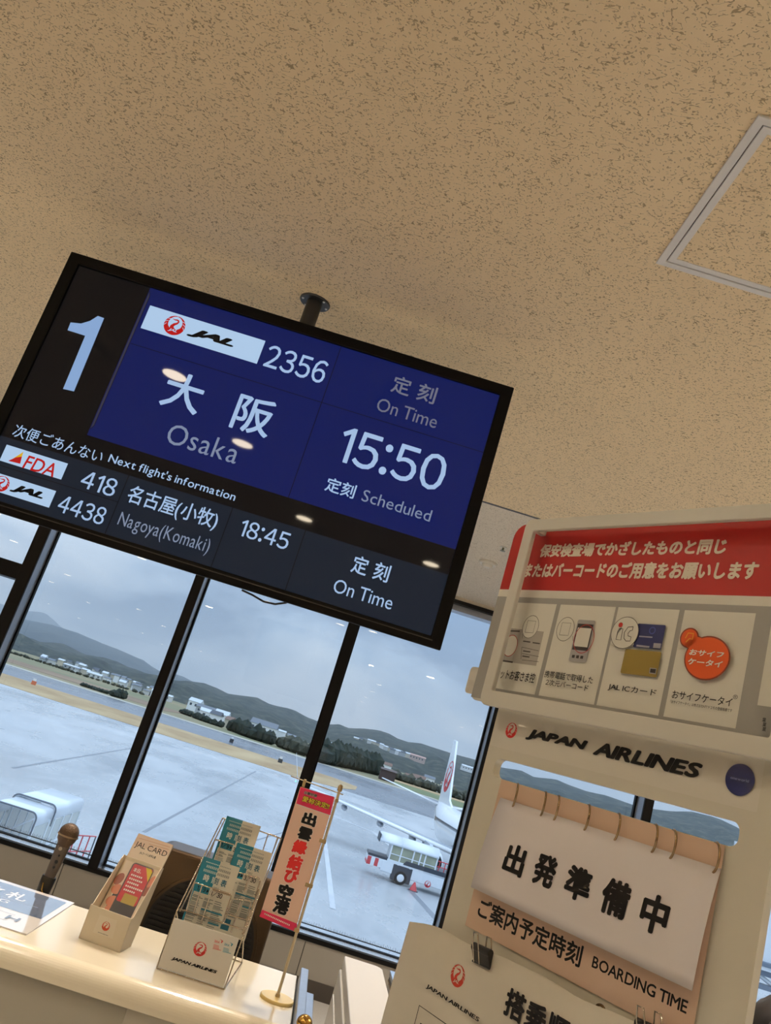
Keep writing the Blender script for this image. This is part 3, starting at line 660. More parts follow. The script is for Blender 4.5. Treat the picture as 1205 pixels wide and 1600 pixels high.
for (x, y), m in (((570, 1085), rd2), ((655, 1112), tl_)):
    P.ptext('badge_lettering', m, 'SIAA', [cr(x+13, y+28), cr(x+16, y+8), cr(x+55, y+22), cr(x+52, y+42)], bold=.03)
    P.ppoly('badge_arrow', m, [cr(x+58, y), cr(x+88, y+20), cr(x+72, y+40), cr(x+66, y+30), cr(x+74, y+20)])
    for k in range(4): P.pline('badge_text', m, [cr(x+5-k*3, y+50+k*11), cr(x+(50 if k < 3 else 68), y+64+k*12)], .0011)
P.build(pan)
wr = .0017
def wire(name, pts, closed=False, r=wr): return MB().tube(pts, r, 8, closed).build(name, chrome, t)
def rc(x, y, Y): return PY(*cr(x, y), Y)
pL0 = Vector((u0-.002, RY+.002, CT+wr)); pR0 = Vector((u1+.003, RY+.002, CT+wr))
jL = rc(255, 850, 2.17); jR = rc(835, 1045, 2.17); tL = rc(652, 45, 2.37); tR = rc(1155, 222, 2.37)
wire('left_rail', [pL0, jL, tL]); wire('right_rail', [pR0, jR, tR])
d = Vector((.006, .012, 0)); wire('left_rail', [jL+d, tL+d]); wire('right_rail', [jR-d*.6, tR-Vector((.008, 0, 0))])
wire('joint_bar', [jL, rc(280, 830, 2.19), rc(830, 1010, 2.19), jR])
bkR = Vector((jR.x+.012, 2.42, CT+wr)); bkL = Vector((jL.x+.012, 2.42, CT+wr))
wire('back_leg', [jR, rc(822, 1285, 2.40)*.02+bkR*.98, pR0]); wire('back_leg', [jL, bkL, pL0]); wire('back_bar', [bkL, bkR]); wire('top_bar', [tL, tR]); wire('foot_bar', [pL0, pR0])
def loop(pts, Y): return [rc(x, y, Y) for x, y in pts]
f1 = 2.185
wire('pocket_wire', loop([(338, 842), (405, 612), (418, 603), (712, 700), (724, 714), (645, 960)], f1))
wire('pocket_wire', loop([(318, 838), (840, 1012)], f1)); wire('pocket_wire', loop([(385, 735), (650, 822)], f1)) if 0 else None
for a in ((475, 622, 398, 868), (560, 664, 462, 955)): wire('pocket_wire', [rc(a[0], a[1], f1), rc(a[2], a[3], f1)])
wire('pocket_wire', loop([(560, 664), (720, 716)], f1))
f2 = 2.215
wire('pocket_wire', loop([(655, 960), (738, 752), (752, 742), (878, 758), (894, 775), (835, 1010)], f2)); wire('pocket_wire', loop([(808, 758), (722, 1035)], f2)); wire('pocket_wire', loop([(680, 870), (862, 925)], f2))
f3 = 2.25
wire('pocket_wire', loop([(835, 1000), (975, 590), (966, 568), (780, 510), (768, 520)], f3)); wire('pocket_wire', loop([(880, 548), (830, 700)], f3))
f4 = 2.30
wire('pocket_wire', loop([(520, 420), (580, 245), (595, 232), (750, 275)], f4)); wire('pocket_wire', loop([(636, 250), (600, 400)], f4))
wire('pocket_wire', loop([(990, 350), (1040, 195), (1055, 183), (1115, 203), (1124, 216), (1080, 350)], 2.36))
for a, Y in (((620, 1000, 640, 950), 2.26), ((720, 1050, 745, 960), 2.26)):
    wire('rack_slat', [rc(a[0], a[1], Y), rc(a[2], a[3], Y)], r=.003)
# timetable leaflets
teal = mat('leaflet_teal', (18, 118, 142), .35, coat=.3, fn=vary(.2, 30, .94)); teal2 = mat('leaflet_teal_dark', (14, 92, 116), .4)
lw = mat('leaflet_white', (226, 222, 208), .38, coat=.2, fn=vary(.15, 30, .96)); gi = mat('leaflet_grey_ink', (96, 104, 104), .5); gi2 = mat('leaflet_pale_ink', (150, 160, 158), .5)
tw = mat('leaflet_white_ink', (230, 230, 222), .5)
GL = 'timetable leaflets in the wire rack'
def leaflet(px, Y, label, lean):
    p = PY(*px, Y); w, h = .0925, .205
    F = Frame(p, (1, 0, 0), (0, math.sin(lean), math.cos(lean)))
    F.O = F.at(0, -h, 0)
    t = thing('timetable_leaflet', label, 'leaflet', F.at(w/2, 0, -.003), GL)
    s = MB().fbox(F, (0, 0, -.006), (w, h, 0)).build('booklet', lw, t)
    P = Print(F, .0003, .00015)
    P.poly('teal_field', teal, [(0, h), (w*.47, h), (w*.47, h-.062), (w*.43, h-.062), (w*.43, h-.078), (0, h-.078)])
    P.rect('teal_edge', teal, (0, 0), (w*.05, h-.078)); P.rect('teal_foot', teal2, (w*.05, .01), (w*.5, .035))
    y = h-.052
    P.text('title_lettering', tw, '時', (.016, y, .030, y+.016), bold=.03); P.text('title_lettering', tw, '刻', (.037, y, .0432, y+.016), bold=.03); P.text('title_lettering', teal, '刻', (.0437, y, .050, y+.016), bold=.03) if 0 else P.text('title_lettering', teal2, '刻', (.0438, y, .054, y+.016), bold=.03)
    P.text('title_lettering', teal2, '表', (.060, y, .074, y+.016), bold=.03)
    for k, yy in enumerate((h-.0185, h-.0285)):
        x = .014-.004*k
        while x < .073:
            m_ = tw if x < w*.46 else gi
            for a_, b_, c_, d_ in ((0, .0018, .0034, .0025), (0, -.0005, .0034, .0002), (0, -.0027, .0034, -.002), (.0006, -.0026, .0012, .0024), (.0023, -.0026, .0029, .002)): P.rect('heading_text#%d' % (1 if m_ is tw else 2), m_, (x+a_, yy+b_), (x+c_, yy+d_))
            x += .0044
    for x in [.010+.004*i for i in range(16)]: P.rect('small_text', tw if x < w*.46 else gi2, (x, h-.0105), (x+.0024, h-.0085))
    P.text('date_lettering', ink, '1/9', (.010, h-.076, .031, h-.063), bold=.03); P.poly('date_arrow', ink, [(.034, h-.075), (.034, h-.066), (.039, h-.0705)])
    P.text('date_lettering', ink, '3/30', (.043, h-.0785, .074, h-.0655), bold=.035); P.text('table_lettering', gi, 'TABLE', (.046, h-.0605, .060, h-.0565))
    rnd = random.Random(3)
    for cx0, cx1 in ((.006, .032), (.035, .058), (.061, .088)):
        yy = h-.087
        while yy > .04:
            ww = rnd.uniform(.6, 1.)*(cx1-cx0); P.rect('body_text', gi if rnd.random() < .7 else gi2, (cx0, yy), (cx0+ww, yy+.0014)); yy -= rnd.choice((.0027, .0027, .0045))
    P.rect('highlight', teal, (.035, h-.112), (.088, h-.109)); P.rect('highlight', teal, (.061, h-.135), (.088, h-.132)); P.rect('code_mark', gi, (.079, h-.104), (.087, h-.094)) if 0 else None
    P.build(s)
leaflet(cr(690, 25), 2.325, 'teal and white timetable leaflet standing highest in the wire rack', R(9))
leaflet(cr(780, 255), 2.265, 'teal and white timetable leaflet at right in the wire rack, middle height', R(9))
leaflet(cr(490, 375), 2.21, 'teal and white timetable leaflet standing lowest and frontmost in the wire rack', R(9))
# ------------------------------------------------------------------ small banner flag
cf = cropper(400, 1210, 6.153)
wood = mat('ivory_stick', (200, 186, 156), .4, fn=vary(.4, 40, .9)); tape = mat('tan_tape', (178, 154, 112), .45)
fx, fy = .070, 2.21
t = thing('banner_flag', 'small tabletop banner flag with pink bands on a cream round base', 'flag', (fx, fy, CT))
MB().lathe((fx, fy, CT), (0, 0, 1), [(0, .041), (.006, .041), (.0075, .039)], 48).build('base', mat('flag_base', (230, 204, 138), .35, coat=.3), t)
MB().lathe((fx, fy, CT+.007), (0, 0, 1), [(0, .006), (.007, .005)], 16).build('socket', tape, t)
ztop = EYE-.112
MB().tube([(fx, fy, CT+.008), (fx, fy, ztop)], .0036, 12).build('pole', wood, t)
MB().lathe((fx, fy, ztop-.004), (0, 0, 1), [(0, .0062), (.012, .0062), (.016, .003)], 12).build('finial', tape, t)
MB().tube([(-.058, fy, EYE-.1165), (fx+.012, fy, EYE-.1215)], .0014, 8).build('crossbar', wood, t)
FFl = Frame((0, fy-.001, EYE), (1, 0, 0), (0, 0, 1))
for x, y in ((640, 640), (505, 1065), (398, 1500), (790, 255)):
    u, v = FFl.px(*cf(x, y)); MB().fbox(FFl, (u-.008, v-.0045, -.005), (fx+.005, v+.0045, .003)).build('tab', tape, t, .001)
u, v = FFl.px(*cf(462, 85)); MB().fbox(FFl, (u-.003, v-.009, -.003), (u+.004, v+.010, .001)).build('tab', tape, t, .001)
q0 = FFl.px(*cf(430, 122)); q1 = FFl.px(*cf(752, 215)); q2 = FFl.px(*cf(385, 1515)); q3 = FFl.px(*cf(32, 1365))
def cloth(name, c, rough, fn=None):
    m = mat(name, c, rough, fn=fn); nt = m.node_tree; n, l = nt.nodes, nt.links
    tr_ = n.new('ShaderNodeBsdfTranslucent'); tr_.inputs[0].default_value = rgb(c); mx = n.new('ShaderNodeMixShader'); mx.inputs[0].default_value = .45
    l.new(n['Principled BSDF'].outputs[0], mx.inputs[1]); l.new(tr_.outputs[0], mx.inputs[2]); l.new(mx.outputs[0], n['Material Output'].inputs[0]); return m
bu0 = (q0[0]+q3[0])/2; bu1 = (q1[0]+q2[0])/2; bv1 = (q0[1]+q1[1])/2
clo = cloth('banner_cloth', (248, 224, 208), .75, fn=vary(.25, 8, .93)); pink = mat('banner_pink', (214, 44, 92), .7, fn=vary(.2, 12, .93))
mb = MB(); n_ = 14
vs = []
for i in range(n_+1):
    for j in range(5):
        f = i/n_; vs.append(FFl.at(bu0+(bu1-bu0)*j/4, bv1+(q3[1]+(q2[1]-q3[1])*j/4-bv1)*f, .0008*math.sin(f*5+j)*0))
mb.add(vs, [(i*5+j, i*5+j+1, (i+1)*5+j+1, (i+1)*5+j) for i in range(n_) for j in range(4)])
ban = mb.build('banner', clo, t, solid=.0006)
P = Print(FFl, .0006, .00025)
P.ppoly('pink_band', pink, [cf(430, 122), cf(752, 215), cf(715, 392), cf(388, 280)]); P.ppoly('pink_band', pink, [cf(60, 1300), cf(395, 1435), cf(385, 1515), cf(32, 1365)])
P.pline('white_rule', white_ink, [cf(388, 284), cf(714, 396)], .002)
yl = mat('banner_yellow', (232, 214, 70), .6); hal = mat('banner_halo', (248, 240, 232), .7); rd = mat('banner_red', (212, 34, 34), .6)
def outlined(tx, pts, m, halo, g=.0018, bold=.06): P.ptext('lettering_halo', halo, tx, pts, bold=bold+.08, grow=g); P.ptext('banner_lettering', m, tx, pts, bold=bold, grow=g*.5)
outlined('出雲空港', [cf(462, 185), cf(475, 160), cf(588, 200), cf(578, 222)], ink, hal, .0006, .03)
outlined('愛称決定!!', [cf(444, 255), cf(468, 215), cf(712, 285), cf(690, 320)], yl, ink, .0012, .03)
for tx, pts, m in (('出', ((440, 465), (470, 358), (582, 400), (560, 500)), ink), ('雲', ((400, 600), (430, 498), (540, 545), (515, 642)), ink),
                   ('縁', ((345, 735), (390, 625), (492, 680), (465, 775)), rd), ('結', ((300, 880), (345, 768), (450, 825), (405, 928)), rd), ('び', ((272, 990), (310, 905), (408, 960), (345, 1045)), rd),
                   ('空', ((212, 1165), (240, 1045), (358, 1095), (330, 1215)), ink), ('港', ((162, 1300), (200, 1180), (325, 1245), (285, 1352)), ink)):
    outlined(tx, [cf(*p) for p in pts], m, hal, .0034, .085)
x = 0.
a = FFl.px(*cf(82, 1338)); b_ = FFl.px(*cf(330, 1452))
for k in range(16): 
    u = a[0]+(b_[0]-a[0])*k/16; v = a[1]+(b_[1]-a[1])*k/16; P.rect('small_text', hal, (u, v-.0018), (u+.0026, v+.0018))
P.build(ban)
# ------------------------------------------------------------------ unit with round grille behind the counter
bronze = mat('bronze_casing', (86, 70, 54), .32, .85, fn=vary(.4, 6, .85)); gblk = mat('grille_black', (24, 21, 20), .5, fn=vary(.4, 20, .8))
GYf = 2.75
FG = Frame((0, GYf, EYE), (1, 0, 0), (0, 0, 1))
t = thing('grille_unit', 'bronze casing with a large round black ribbed grille, behind the leaflet rack', 'heater', (-.19, 2.85, 0))
MB().prism(FG, rounded(-.405, -.93, .008, -.447, .045, 8), -.16, 0).build('casing', bronze, t, .012, 3)
MB().prism(FG, rdisc((-.19, -.665), .178, 56), -.01, .004).build('grille_rim', bronze, t, .003)
gp = MB().prism(FG, rdisc((-.19, -.665), .168, 56), 0, .006).build('grille', gblk, t)
for k in range(-11, 12):
    v = k*.0145; w_ = math.sqrt(max(.160**2-v*v, 0)); MB().fbox(FG, (-.19-w_, -.665+v-.0035, .006), (-.19+w_, -.665+v+.0035, .013)).build('rib', gblk, gp)
MB().fbox(FG, (-.26, -1.62, -.12), (-.12, -.92, -.05)).build('post', bronze, t, .01); MB().box((-.36, GYf-.02, 0), (-.02, GYf+.2, .06)).build('foot', bronze, t, .01)
# ------------------------------------------------------------------ steel panel and gate cabinets right of the counter
steel = mat('brushed_steel', (176, 188, 206), .3, .75, fn=vary(.5, 40, .85, stretch=(1, 1, 14))); brass = mat('brass', (190, 150, 80), .25, 1.)
ck = cropper(380, 1470, 4.304)
t = thing('gate_panel', 'brushed steel panel with a brass knob at the counter right end', 'gate panel', (.125, 2.25, 0))
zt2 = EYE-.2363*2.44
MB().box((CXR+.004, 1.98, .05), (CXR+.024, 2.44, zt2)).build('panel', steel, t, .002)
zl = PY(*ck(450, 342), 2.44).z
MB().box((.146, 1.98, .05), (.166, 2.43, zl)).build('lower_panel', steel, t, .002); MB().box((CXR+.02, 2.1, .0), (.15, 2.2, .3)).build('bracket', steel, t)
kb = PY(*ck(378, 545), 2.0); kb.x = .1345
MB().lathe(kb+Vector((0, 0, -.022)), (0, 0, 1), [(0, .006), (.006, .008), (.010, .015)]+[(.022+.0175*math.sin(R(a)), .0175*math.cos(R(a))) for a in range(-25, 91, 10)], 24).build('knob', brass, t)
gz = EYE-.65
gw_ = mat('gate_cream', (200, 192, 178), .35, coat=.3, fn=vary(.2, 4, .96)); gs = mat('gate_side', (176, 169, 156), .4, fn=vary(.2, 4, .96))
t = thing('ticket_gate', 'narrow cream gate cabinet with a long flat top, right of the steel panel', 'ticket gate', (.335, 2.5, 0))
FT = Frame((0, 0, gz), (1, 0, 0), (0, 1, 0))
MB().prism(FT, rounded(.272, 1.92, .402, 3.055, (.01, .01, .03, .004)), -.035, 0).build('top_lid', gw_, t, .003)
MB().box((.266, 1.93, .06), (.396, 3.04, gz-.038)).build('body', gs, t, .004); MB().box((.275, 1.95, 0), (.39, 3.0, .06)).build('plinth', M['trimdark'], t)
MB().box((.262, 2.35, .3), (.267, 2.98, gz-.10)).build('side_panel', gw_, t, .002)
t = thing('ticket_gate', 'cream gate cabinet with a steel top and brass edge, partly behind the sign', 'ticket gate', (.65, 3.0, 0))
MB().box((.43, 2.93, gz-.016), (.87, 3.055, gz)).build('steel_top', mat('polished_steel', (190, 206, 226), .2, .8), t, .002)
MB().box((.432, 2.925, gz-.026), (.868, 3.05, gz-.016)).build('shadow_gap', M['trimdark'], t); MB().box((.43, 2.922, gz-.032), (.87, 3.05, gz-.026)).build('brass_trim', brass, t)
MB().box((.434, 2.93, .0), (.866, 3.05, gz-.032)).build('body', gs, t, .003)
# ------------------------------------------------------------------ sign stand at the gate
TH = R(57)
FO = Frame((.184*1.5, 1.5, EYE), (math.cos(TH), -math.sin(TH), 0), (0, 0, 1))
board_m = mat('stand_ivory', (222, 218, 205), .3, coat=.6, fn=vary(.2, 3, .97)); frame_m = mat('header_frame_grey', (216, 214, 206), .42, fn=vary(.2, 4, .96))
stand = thing('sign_stand', 'tall ivory gate sign stand with red header and window slot, at the right', 'sign stand', FO.at(.26, -EYE, -.01))
p7 = cropper(720, 780, 2.4845); p8 = cropper(760, 1100, 2.708); p4_ = cropper(720, 1100, 2.4845)
BU = .527
mb = MB()
slot = rounded(.0245, .0205, .481, .052, .012)
# the board is a plate with a slot: one ring around the slot, one slab below, one above
holed(mb, FO, rounded(0, -.02, BU, .137, .0005), slot, -.016, 0)
board = mb.build('board', board_m, stand)
MB().fbox(FO, (0, -1.62, -.016), (BU, -.02, 0)).build('lower_board', board_m, stand)
MB().fbox(FO, (0, .137, -.016), (BU, .14, 0)).build('board_top', board_m, stand)
MB().fbox(FO, (-.04, -EYE, -.22), (BU+.04, -EYE+.03, .2)).build('base_plate', M['alu'], stand, .008)
MB().fbox(FO, (.05, -EYE+.03, -.05), (.12, -.5, -.016)).build('post', M['alu'], stand, .003); MB().fbox(FO, (BU-.12, -EYE+.03, -.05), (BU-.05, -.5, -.016)).build('post', M['alu'], stand, .003)
# name strip behind a clear cover
strip = mat('name_strip', (230, 226, 216), .3, coat=1., cr=.015)
P = Print(FO, .0004, .0003)
s0 = FO.px(*p8(47, 40)); s1 = FO.px(*p8(38, 172)); s2 = FO.px(*p8(1130, 422))
P.rrect('name_strip', strip, (s0[0]+.004, .0695), (.4995, .1365), .002)
emblem(P, FO.px(*p8(107, 112)), .0132, red, strip)
P.ptext('name_lettering', ink, 'JAPAN', [p8(167, 150), p8(190, 108), p8(436, 158), p8(405, 202)], bold=.085, shear=.22)
P.ptext('name_lettering', ink, 'AIRLINES', [p8(452, 215), p8(505, 172), p8(922, 255), p8(895, 312)], bold=.085, shear=.22)
one = mat('alliance_blue', (34, 40, 92), .2, coat=1.)
P.disc('alliance_disc', one, FO.px(*p8(1077, 322)), .0205); P.ptext('alliance_lettering', mat('alliance_pale', (150, 160, 200), .3), 'oneworld', [p8(1038, 312), p8(1050, 308), p8(1116, 328), p8(1110, 334)], bold=.03)
peach = mat('peach_film', (218, 188, 166), .35, coat=.5, fn=vary(.2, 4, .96))
P.rect('peach_sheet', peach, (.052, -.214), (.467, .0195))
P.ptext('boarding_lettering', ink, 'ご案内予定時刻', [p4_(68, 820), p4_(90, 765), p4_(485, 940), p4_(455, 1022)], bold=.035)
P.ptext('boarding_lettering', ink, 'BOARDING TIME', [p4_(513, 1022), p4_(530, 990), p4_(890, 1155), p4_(880, 1200)], bold=.035)
P.build(board)
# header: back plate with the printed poster, clear cover and a grey frame standing in front of it
hb0, hb1 = -.079, .60
back = MB().prism(FO, rounded(hb0, .142, hb1, .492, (.012, .012, .03, .03)), -.008, 0.).build('header_back', frame_m, stand, .001)
MB().prism(FO, rounded(-.103, .152, -.07, .203, (.008, .0, .0, .008)), -.006, -.002).build('side_tab', frame_m, stand, .001)
hred = mat('header_red', (158, 18, 14), .5, fn=vary(.15, 6, .95)); hw = mat('header_white', (230, 229, 220), .5, fn=vary(.15, 6, .97)); hg = mat('header_grey', (154, 153, 149), .5, fn=vary(.15, 6, .97))
P = Print(FO, .0004, .0002)
P.poly('red_field', hred, rounded(hb0+.001, .3575, hb1-.001, .4915, (0, 0, .029, .029))); P.rect('white_rule', hw, (hb0+.001, .343), (hb1-.001, .3575)); P.rect('grey_field', hg, (hb0+.001, .146), (hb1-.001, .343))
ht = mat('header_lettering', (228, 222, 206), .5)
P.ptext('header_lettering', ht, '保安検査場でかざしたものと同じ', [p7(308, 225), p7(318, 175), p7(1040, 150), p7(1000, 215)], bold=.062, shear=.08)
P.ptext('header_lettering', ht, 'ICまたはバーコードのご用意をお願いします', [p7(203, 305), p7(260, 258), p7(1165, 240), p7(1100, 312)], bold=.062, shear=.08)
def card_(x0, x1): P.rect('white_card', hw, (x0, .1655), (x1, .332))
cu = [FO.px(*p7(x, y))[0] for x, y in ((140, 560), (328, 600), (344, 600), (555, 640), (574, 600), (810, 640), (830, 640), (1110, 660), (1188, 600))]
cards = [(-.03, cu[1]), (cu[2], cu[3]), (cu[4], cu[5]), (cu[6], cu[7])]
bot = [FO.px(*p7(x, y))[1] for x, y in ((290, 762), (515, 800), (770, 842), (1085, 888))]; topv = [FO.px(*p7(x, y))[1] for x, y in ((300, 408), (480, 414), (720, 424), (1000, 434))]
cv0 = sum(bot)/4; cv1 = sum(topv)/4
for a, b in cards: P.rect('white_card', hw, (a, cv0), (b, cv1))
v5 = FO.px(*p7(1185, 805))[1]; P.rect('white_card', hw, (cu[8], v5), (cu[8]+.08, cv1))
# card 1 and 2: ticket slip and phone; the square code marks themselves are left out
gy = mat('ticket_grey', (176, 172, 166), .5); gl = mat('poster_line', (70, 66, 60), .5); rl = mat('poster_red_line', (168, 40, 32), .5)
P.ppoly('ticket_slip', gy, [p7(180, 500), p7(325, 515), p7(295, 648), p7(150, 628)])
for y0, y1 in ((575, 590), (600, 612), (625, 632)): P.pline('ticket_rule', gl, [p7(240, y0), p7(305, y1)], .0008)
P.pline('ticket_rule', gl, [p7(240, 575), p7(236, 622)], .0008)
for x, y in ((245, 552), (282, 558), (245, 590), (242, 610)): P.pline('ticket_text', gl, [p7(x, y), p7(x+28, y+4)], .0022)
P.pline('ticket_text', gl, [p7(190, 512), p7(232, 514)], .003); P.pline('ticket_text', gl, [p7(152, 626), p7(205, 634)], .003)
c0 = FO.px(*p7(196, 570)); P.disc('code_blank', hw, c0, .0165, .0195); P.ring('ticket_ring', rl, c0, .0175, .0205, .0013)
for x, y, tx in ((275, 497, 245), (410, 506, 440)):
    c0 = FO.px(*p7(x, y)); P.disc('bubble', hw, c0, .0195, .0215); P.ring('bubble_ring', gl, c0, .0195, .0215, .0009); 
    P.line('bubble_frame', gl, [(c0[0]-.010, c0[1]-.011), (c0[0]+.010, c0[1]-.011), (c0[0]+.010, c0[1]+.011), (c0[0]-.010, c0[1]+.011), (c0[0]-.010, c0[1]-.011)], .0008)
    P.pline('bubble_tail', gl, [p7(tx, y+28), p7(tx-2 if tx < 300 else tx, y+46)], .0008)
phg = mat('phone_silver', (168, 168, 170), .4); phd = mat('phone_dark', (40, 34, 34), .4)
a = FO.px(*p7(468, 470)); b = FO.px(*p7(510, 640)); w_ = FO.px(*p7(535, 478))[0]-a[0]
pv = FO.px(*p7(440, 632))[1]; 
P.rrect('phone_shell', phg, (a[0]-.004, pv), (a[0]+w_-.004, a[1]), .003); P.rect('phone_face', phd, (a[0]-.002, pv+.020), (a[0]+w_-.006, a[1]-.007)); P.rect('phone_screen', hw, (a[0], pv+.026), (a[0]+w_-.008, a[1]-.014))
for k in range(3): P.rect('phone_key', phd, (a[0]+.002+.009*k, pv+.006), (a[0]+.008+.009*k, pv+.011))
c0 = FO.px(*p7(484, 545)); P.ring('phone_ring', rl, c0, .0215, .025, .0012)
P.ptext('card_lettering', ink, 'eチケットお客さま控', [p7(110, 690), p7(150, 658), p7(296, 690), p7(280, 704)], bold=.012)
P.ptext('card_lettering', ink, '携帯電話で取得した', [p7(330, 690), p7(345, 668), p7(520, 705), p7(500, 718)], bold=.012)
P.ptext('card_lettering', ink, '2次元バーコード', [p7(335, 720), p7(350, 702), p7(502, 735), p7(490, 748)], bold=.012)
P.ptext('card_lettering', ink, 'JAL ICカード', [p7(576, 745), p7(590, 718), p7(768, 745), p7(745, 768)], bold=.012)
P.ptext('card_lettering', ink, 'おサイフケータイ', [p7(825, 775), p7(840, 745), p7(1062, 785), p7(1040, 806)], bold=.012)
P.ptext('fine_lettering', ink, '®', [p7(1064, 772), p7(1070, 762), p7(1083, 770), p7(1075, 780)])
P.ptext('fine_lettering', ink, '「おサイフケータイ」は株式会社NTTドコモの登録商標です', [p7(820, 794), p7(822, 784), p7(1062, 818), p7(1055, 826)], bold=.01)
# card 3: two bank cards and a round call-out
def pcard(name, m, pts):
    q = [FO.px(*p7(*p)) for p in pts]; P.rrect(name, m, (min(p[0] for p in q)+.0015, (q[2][1]+q[3][1])/2), (max(p[0] for p in q)-.0015, (q[0][1]+q[1][1])/2), .0025)
    return q
navyc = mat('card_navy', (24, 32, 84), .4); goldc = mat('card_gold', (136, 116, 50), .4); cpale = mat('card_pale', (150, 150, 160), .4); gdk = mat('card_gold_dark', (98, 82, 34), .4)
q = pcard('navy_card', navyc, [(692, 486), (805, 493), (788, 588), (680, 578)])
P.ppoly('card_patch', cpale, [p7(757, 562), p7(786, 564), p7(782, 584), p7(754, 581)]); P.pline('card_print', cpale, [p7(700, 536), p7(752, 540)], .002); P.pline('card_print', cpale, [p7(690, 572), p7(740, 578)], .003)
P.ring('card_mark', mat('card_blue', (60, 74, 136), .4), FO.px(*p7(752, 514)), .006, .006, .002)
q = pcard('gold_card', goldc, [(645, 586), (786, 596), (772, 694), (634, 682)])
P.disc('card_mark', mat('card_orange', (176, 92, 40), .4), FO.px(*p7(668, 626)), .0055); P.pline('card_print', gdk, [p7(690, 630), p7(735, 634)], .003); P.pline('card_print', gdk, [p7(650, 650), p7(735, 662)], .0018); P.pline('card_print', gdk, [p7(652, 668), p7(720, 678)], .0018); P.ring('card_mark', cpale, FO.px(*p7(742, 614)), .0055, .0055, .0018)
P.ppoly('card_badge', cpale, [p7(743, 658), p7(770, 661), p7(766, 684), p7(740, 680)]); P.ppoly('card_badge_bars', phd, [p7(746, 662), p7(767, 664), p7(764, 680), p7(744, 677)])
c0 = FO.px(*p7(646, 523)); P.ppoly('callout_tail', hw, [p7(662, 560), p7(684, 550), p7(680, 572)]); P.disc('callout', hw, c0, .0265, .0265); P.ring('callout_ring', gl, c0, .0265, .0265, .0009)
P.disc('ic_dot', rl, FO.px(*p7(631, 493)), .0042)
P.pline('ic_outline', gl, [p7(626, 508), p7(640, 508), p7(632, 552), p7(613, 550), p7(620, 520), p7(626, 508)], .0012)
P.pline('ic_outline', gl, [p7(680, 500), p7(660, 502), p7(646, 522), p7(644, 545), p7(652, 556), p7(668, 556), p7(672, 540), p7(660, 536), p7(660, 526), p7(668, 516), p7(677, 514), p7(680, 500)], .0012)
# card 4: orange round mark
og = mat('mark_orange', (214, 84, 24), .45); od = mat('mark_outline', (120, 44, 16), .45); oy = mat('mark_yellow', (226, 160, 50), .45)
ca = FO.px(*p7(966, 622)); ra = abs(FO.px(*p7(1053, 625))[0]-FO.px(*p7(880, 615))[0])/2; rb = abs(FO.px(*p7(966, 538))[1]-FO.px(*p7(966, 707))[1])/2
cb2 = FO.px(*p7(898, 544)); rs_ = .0145
P.disc('mark_outline', od, ca, ra+.001, rb+.001); P.disc('mark_outline', od, cb2, rs_+.001); P.poly('mark_outline', od, [(cb2[0]-.010, cb2[1]-.010), (cb2[0]+.012, cb2[1]+.005), (ca[0]-ra*.38, ca[1]+rb*.93), (ca[0]-ra*.95, ca[1]+rb*.36)])
P.disc('mark_field', og, ca, ra-.0012, rb-.0012); P.disc('mark_field', og, cb2, rs_-.0012); P.poly('mark_field', og, [(cb2[0]-.008, cb2[1]-.009), (cb2[0]+.011, cb2[1]+.003), (ca[0]-ra*.38, ca[1]+rb*.90), (ca[0]-ra*.92, ca[1]+rb*.36)])
P.line('mark_hand', oy, [(cb2[0]-.006, cb2[1]-.001), (cb2[0]-.003, cb2[1]+.007), (cb2[0]+.006, cb2[1]+.007), (cb2[0]+.006, cb2[1]-.002), (cb2[0]+.001, cb2[1]-.001), (cb2[0]-.004, cb2[1]-.007)], .0016)
P.ptext('mark_lettering', white_ink, 'おサイフ', [p7(897, 610), p7(910, 588), p7(1035, 605), p7(1020, 622)], bold=.05, shear=.1)
P.ptext('mark_lettering', white_ink, 'ケータイ', [p7(893, 640), p7(905, 622), p7(1030, 640), p7(1015, 660)], bold=.05, shear=.1)
for k, (x, y) in enumerate(((1190, 862), (1191, 880), (1190, 898))): P.ptext('edge_lettering', ink, '業', [p7(x-8, y+8), p7(x-5, y-8), p7(x+8, y-7), p7(x+7, y+9)], bold=.02)
P.build(back)
NF = .040
t0 = FO.px(*p7(245, 80), NF); t1 = FO.px(*p7(80, 795), NF); t2 = FO.px(*p7(272, 122), NF); t3 = FO.px(*p7(128, 742), NF)
fl_ = (t0[0]+t1[0])/2; il_ = (t2[0]+t3[0])/2
fo = rounded(fl_, t1[1], .552, t0[1], .016); fi = rounded(il_, t3[1], .522, t2[1], .004)
mb = MB(); holed(mb, FO, fo, fi, NF-.010, NF); mb.build('header_frame', frame_m, stand, .002)
for u in (fl_+.012, .54):
    for v in (t1[1]+.012, t0[1]-.012): MB().fbox(FO, (u-.006, v-.006, 0), (u+.006, v+.006, NF-.01)).build('standoff', frame_m, stand)
